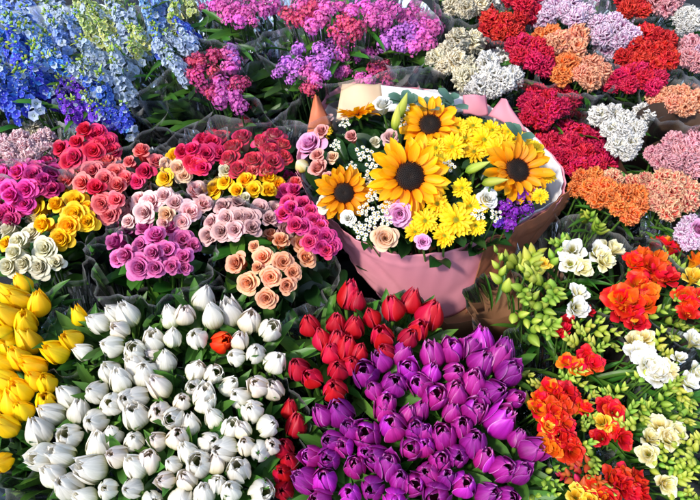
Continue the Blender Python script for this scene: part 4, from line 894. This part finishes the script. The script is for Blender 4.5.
# brown paper bag the bouquet stands in
bag = link('paper_bag', None); foot = W(470, 300, .42); foot.z = 0; bag.location = foot; tag(bag, 'brown kraft paper bag holding the pink wrapped sunflower bouquet', 'paper bag')
gx = [W(425,345,.44), W(520,335,.44), W(500,262,.47), W(420,258,.47)]
mb = MB()
cxy = foot
def sq(k, z, h=.115, wob=.005):
    out = []
    for i in range(41):
        a = 2 * PI * i / 40 + PI / 4; c, s_ = math.cos(a), math.sin(a); m_ = (abs(c) ** 6 + abs(s_) ** 6) ** (-1 / 6)
        a2 = .25; x, y = c * m_ * h * k, s_ * m_ * h * k
        out.append((x * math.cos(a2) - y * math.sin(a2) + wob * math.sin(i * 1.3 + z * 20), x * math.sin(a2) + y * math.cos(a2) + wob * math.cos(i * 1.1 + z * 14), z + .006 * math.sin(i * .9) * (z > .3)))
    return out
rings = [sq(.85, .004), sq(.88, .12), sq(.95, .26), sq(1.0, .38), sq(1.04, .46), sq(1.10, .53)]
A = np.array(rings).transpose(1, 0, 2); U, V = np.meshgrid(np.linspace(0, 1, 41), np.linspace(0, 1, 6), indexing='ij')
mb.grid(A[:, :, 0], A[:, :, 1], A[:, :, 2], U, V, 0)
o = link('bag_body', mb.mesh('bag_body', ['kraft']), bag); md = o.modifiers.new('thickness', 'SOLIDIFY'); md.thickness = .0015
mb = MB(); rings = [sq(1.05, .505), sq(.3, .512)]; A = np.array(rings).transpose(1, 0, 2); U, V = np.meshgrid(np.linspace(0, 1, 41), np.linspace(0, 1, 2), indexing='ij')
mb.grid(A[:, :, 0], A[:, :, 1], A[:, :, 2], U, V, 0); link('folded_top', mb.mesh('folded_top', ['kraft']), bag)

# ------------------------------------------------------------------ buckets
def bucket_mesh(part):
    mb = MB(); t = np.linspace(0, 2 * PI, 41)
    prof = {'body': [(.0, .004), (.088, .004), (.09, .012), (.104, .30), (.101, .30), (.087, .016), (.0, .014)],
            'rim': [(.1045, .288), (.111, .290), (.112, .302), (.104, .306), (.100, .302)], 'water': [(0, .16), (.0935, .16)]}[part]
    A, K = np.meshgrid(t, np.arange(len(prof)), indexing='ij'); r = np.array([p[0] for p in prof])[K]; z = np.array([p[1] for p in prof])[K]
    mb.grid(r * np.cos(A), r * np.sin(A), z, A / 6.283, K / len(prof), 0)
    return mb.mesh({'body': 'bucket_body', 'rim': 'bucket_rim', 'water': 'water'}[part], ['bucket'])
bb, br = bucket_mesh('body'), bucket_mesh('rim')
mb = MB(); tube(mb, [(.108 * math.cos(a), -.02 - .07 * math.sin(a), .296 - .06 * math.sin(a)) for a in np.linspace(0, PI, 14)], .002, .002, 0, 6); bh = mb.mesh('bucket_handle', ['tape'])
for (kx, ky), labs in BUCKETS.items():
    b = link('bucket', None); b.location = (kx * GX, ky * GY, 0)
    tag(b, 'black plastic bucket under the ' + ' '.join(labs[0].split()[:11]), 'bucket', 'black buckets under the flowers')
    link('bucket_body', bb, b); link('bucket_rim', br, b)

# ------------------------------------------------------------------ ground
mb = MB(); U, V = UVg(3, 3); mb.grid(U * 40, V * 80 - 40, U * 0, U, V, 0)
M['ground'] = simple('dark paving', '0e0e0e', '1a1918', rough=.75, scale=5, bump=.4, dist=.004, detail=8)
tag(link('ground', mb.mesh('ground', ['ground'])), 'dark pavement under the buckets', 'ground', kind='structure')
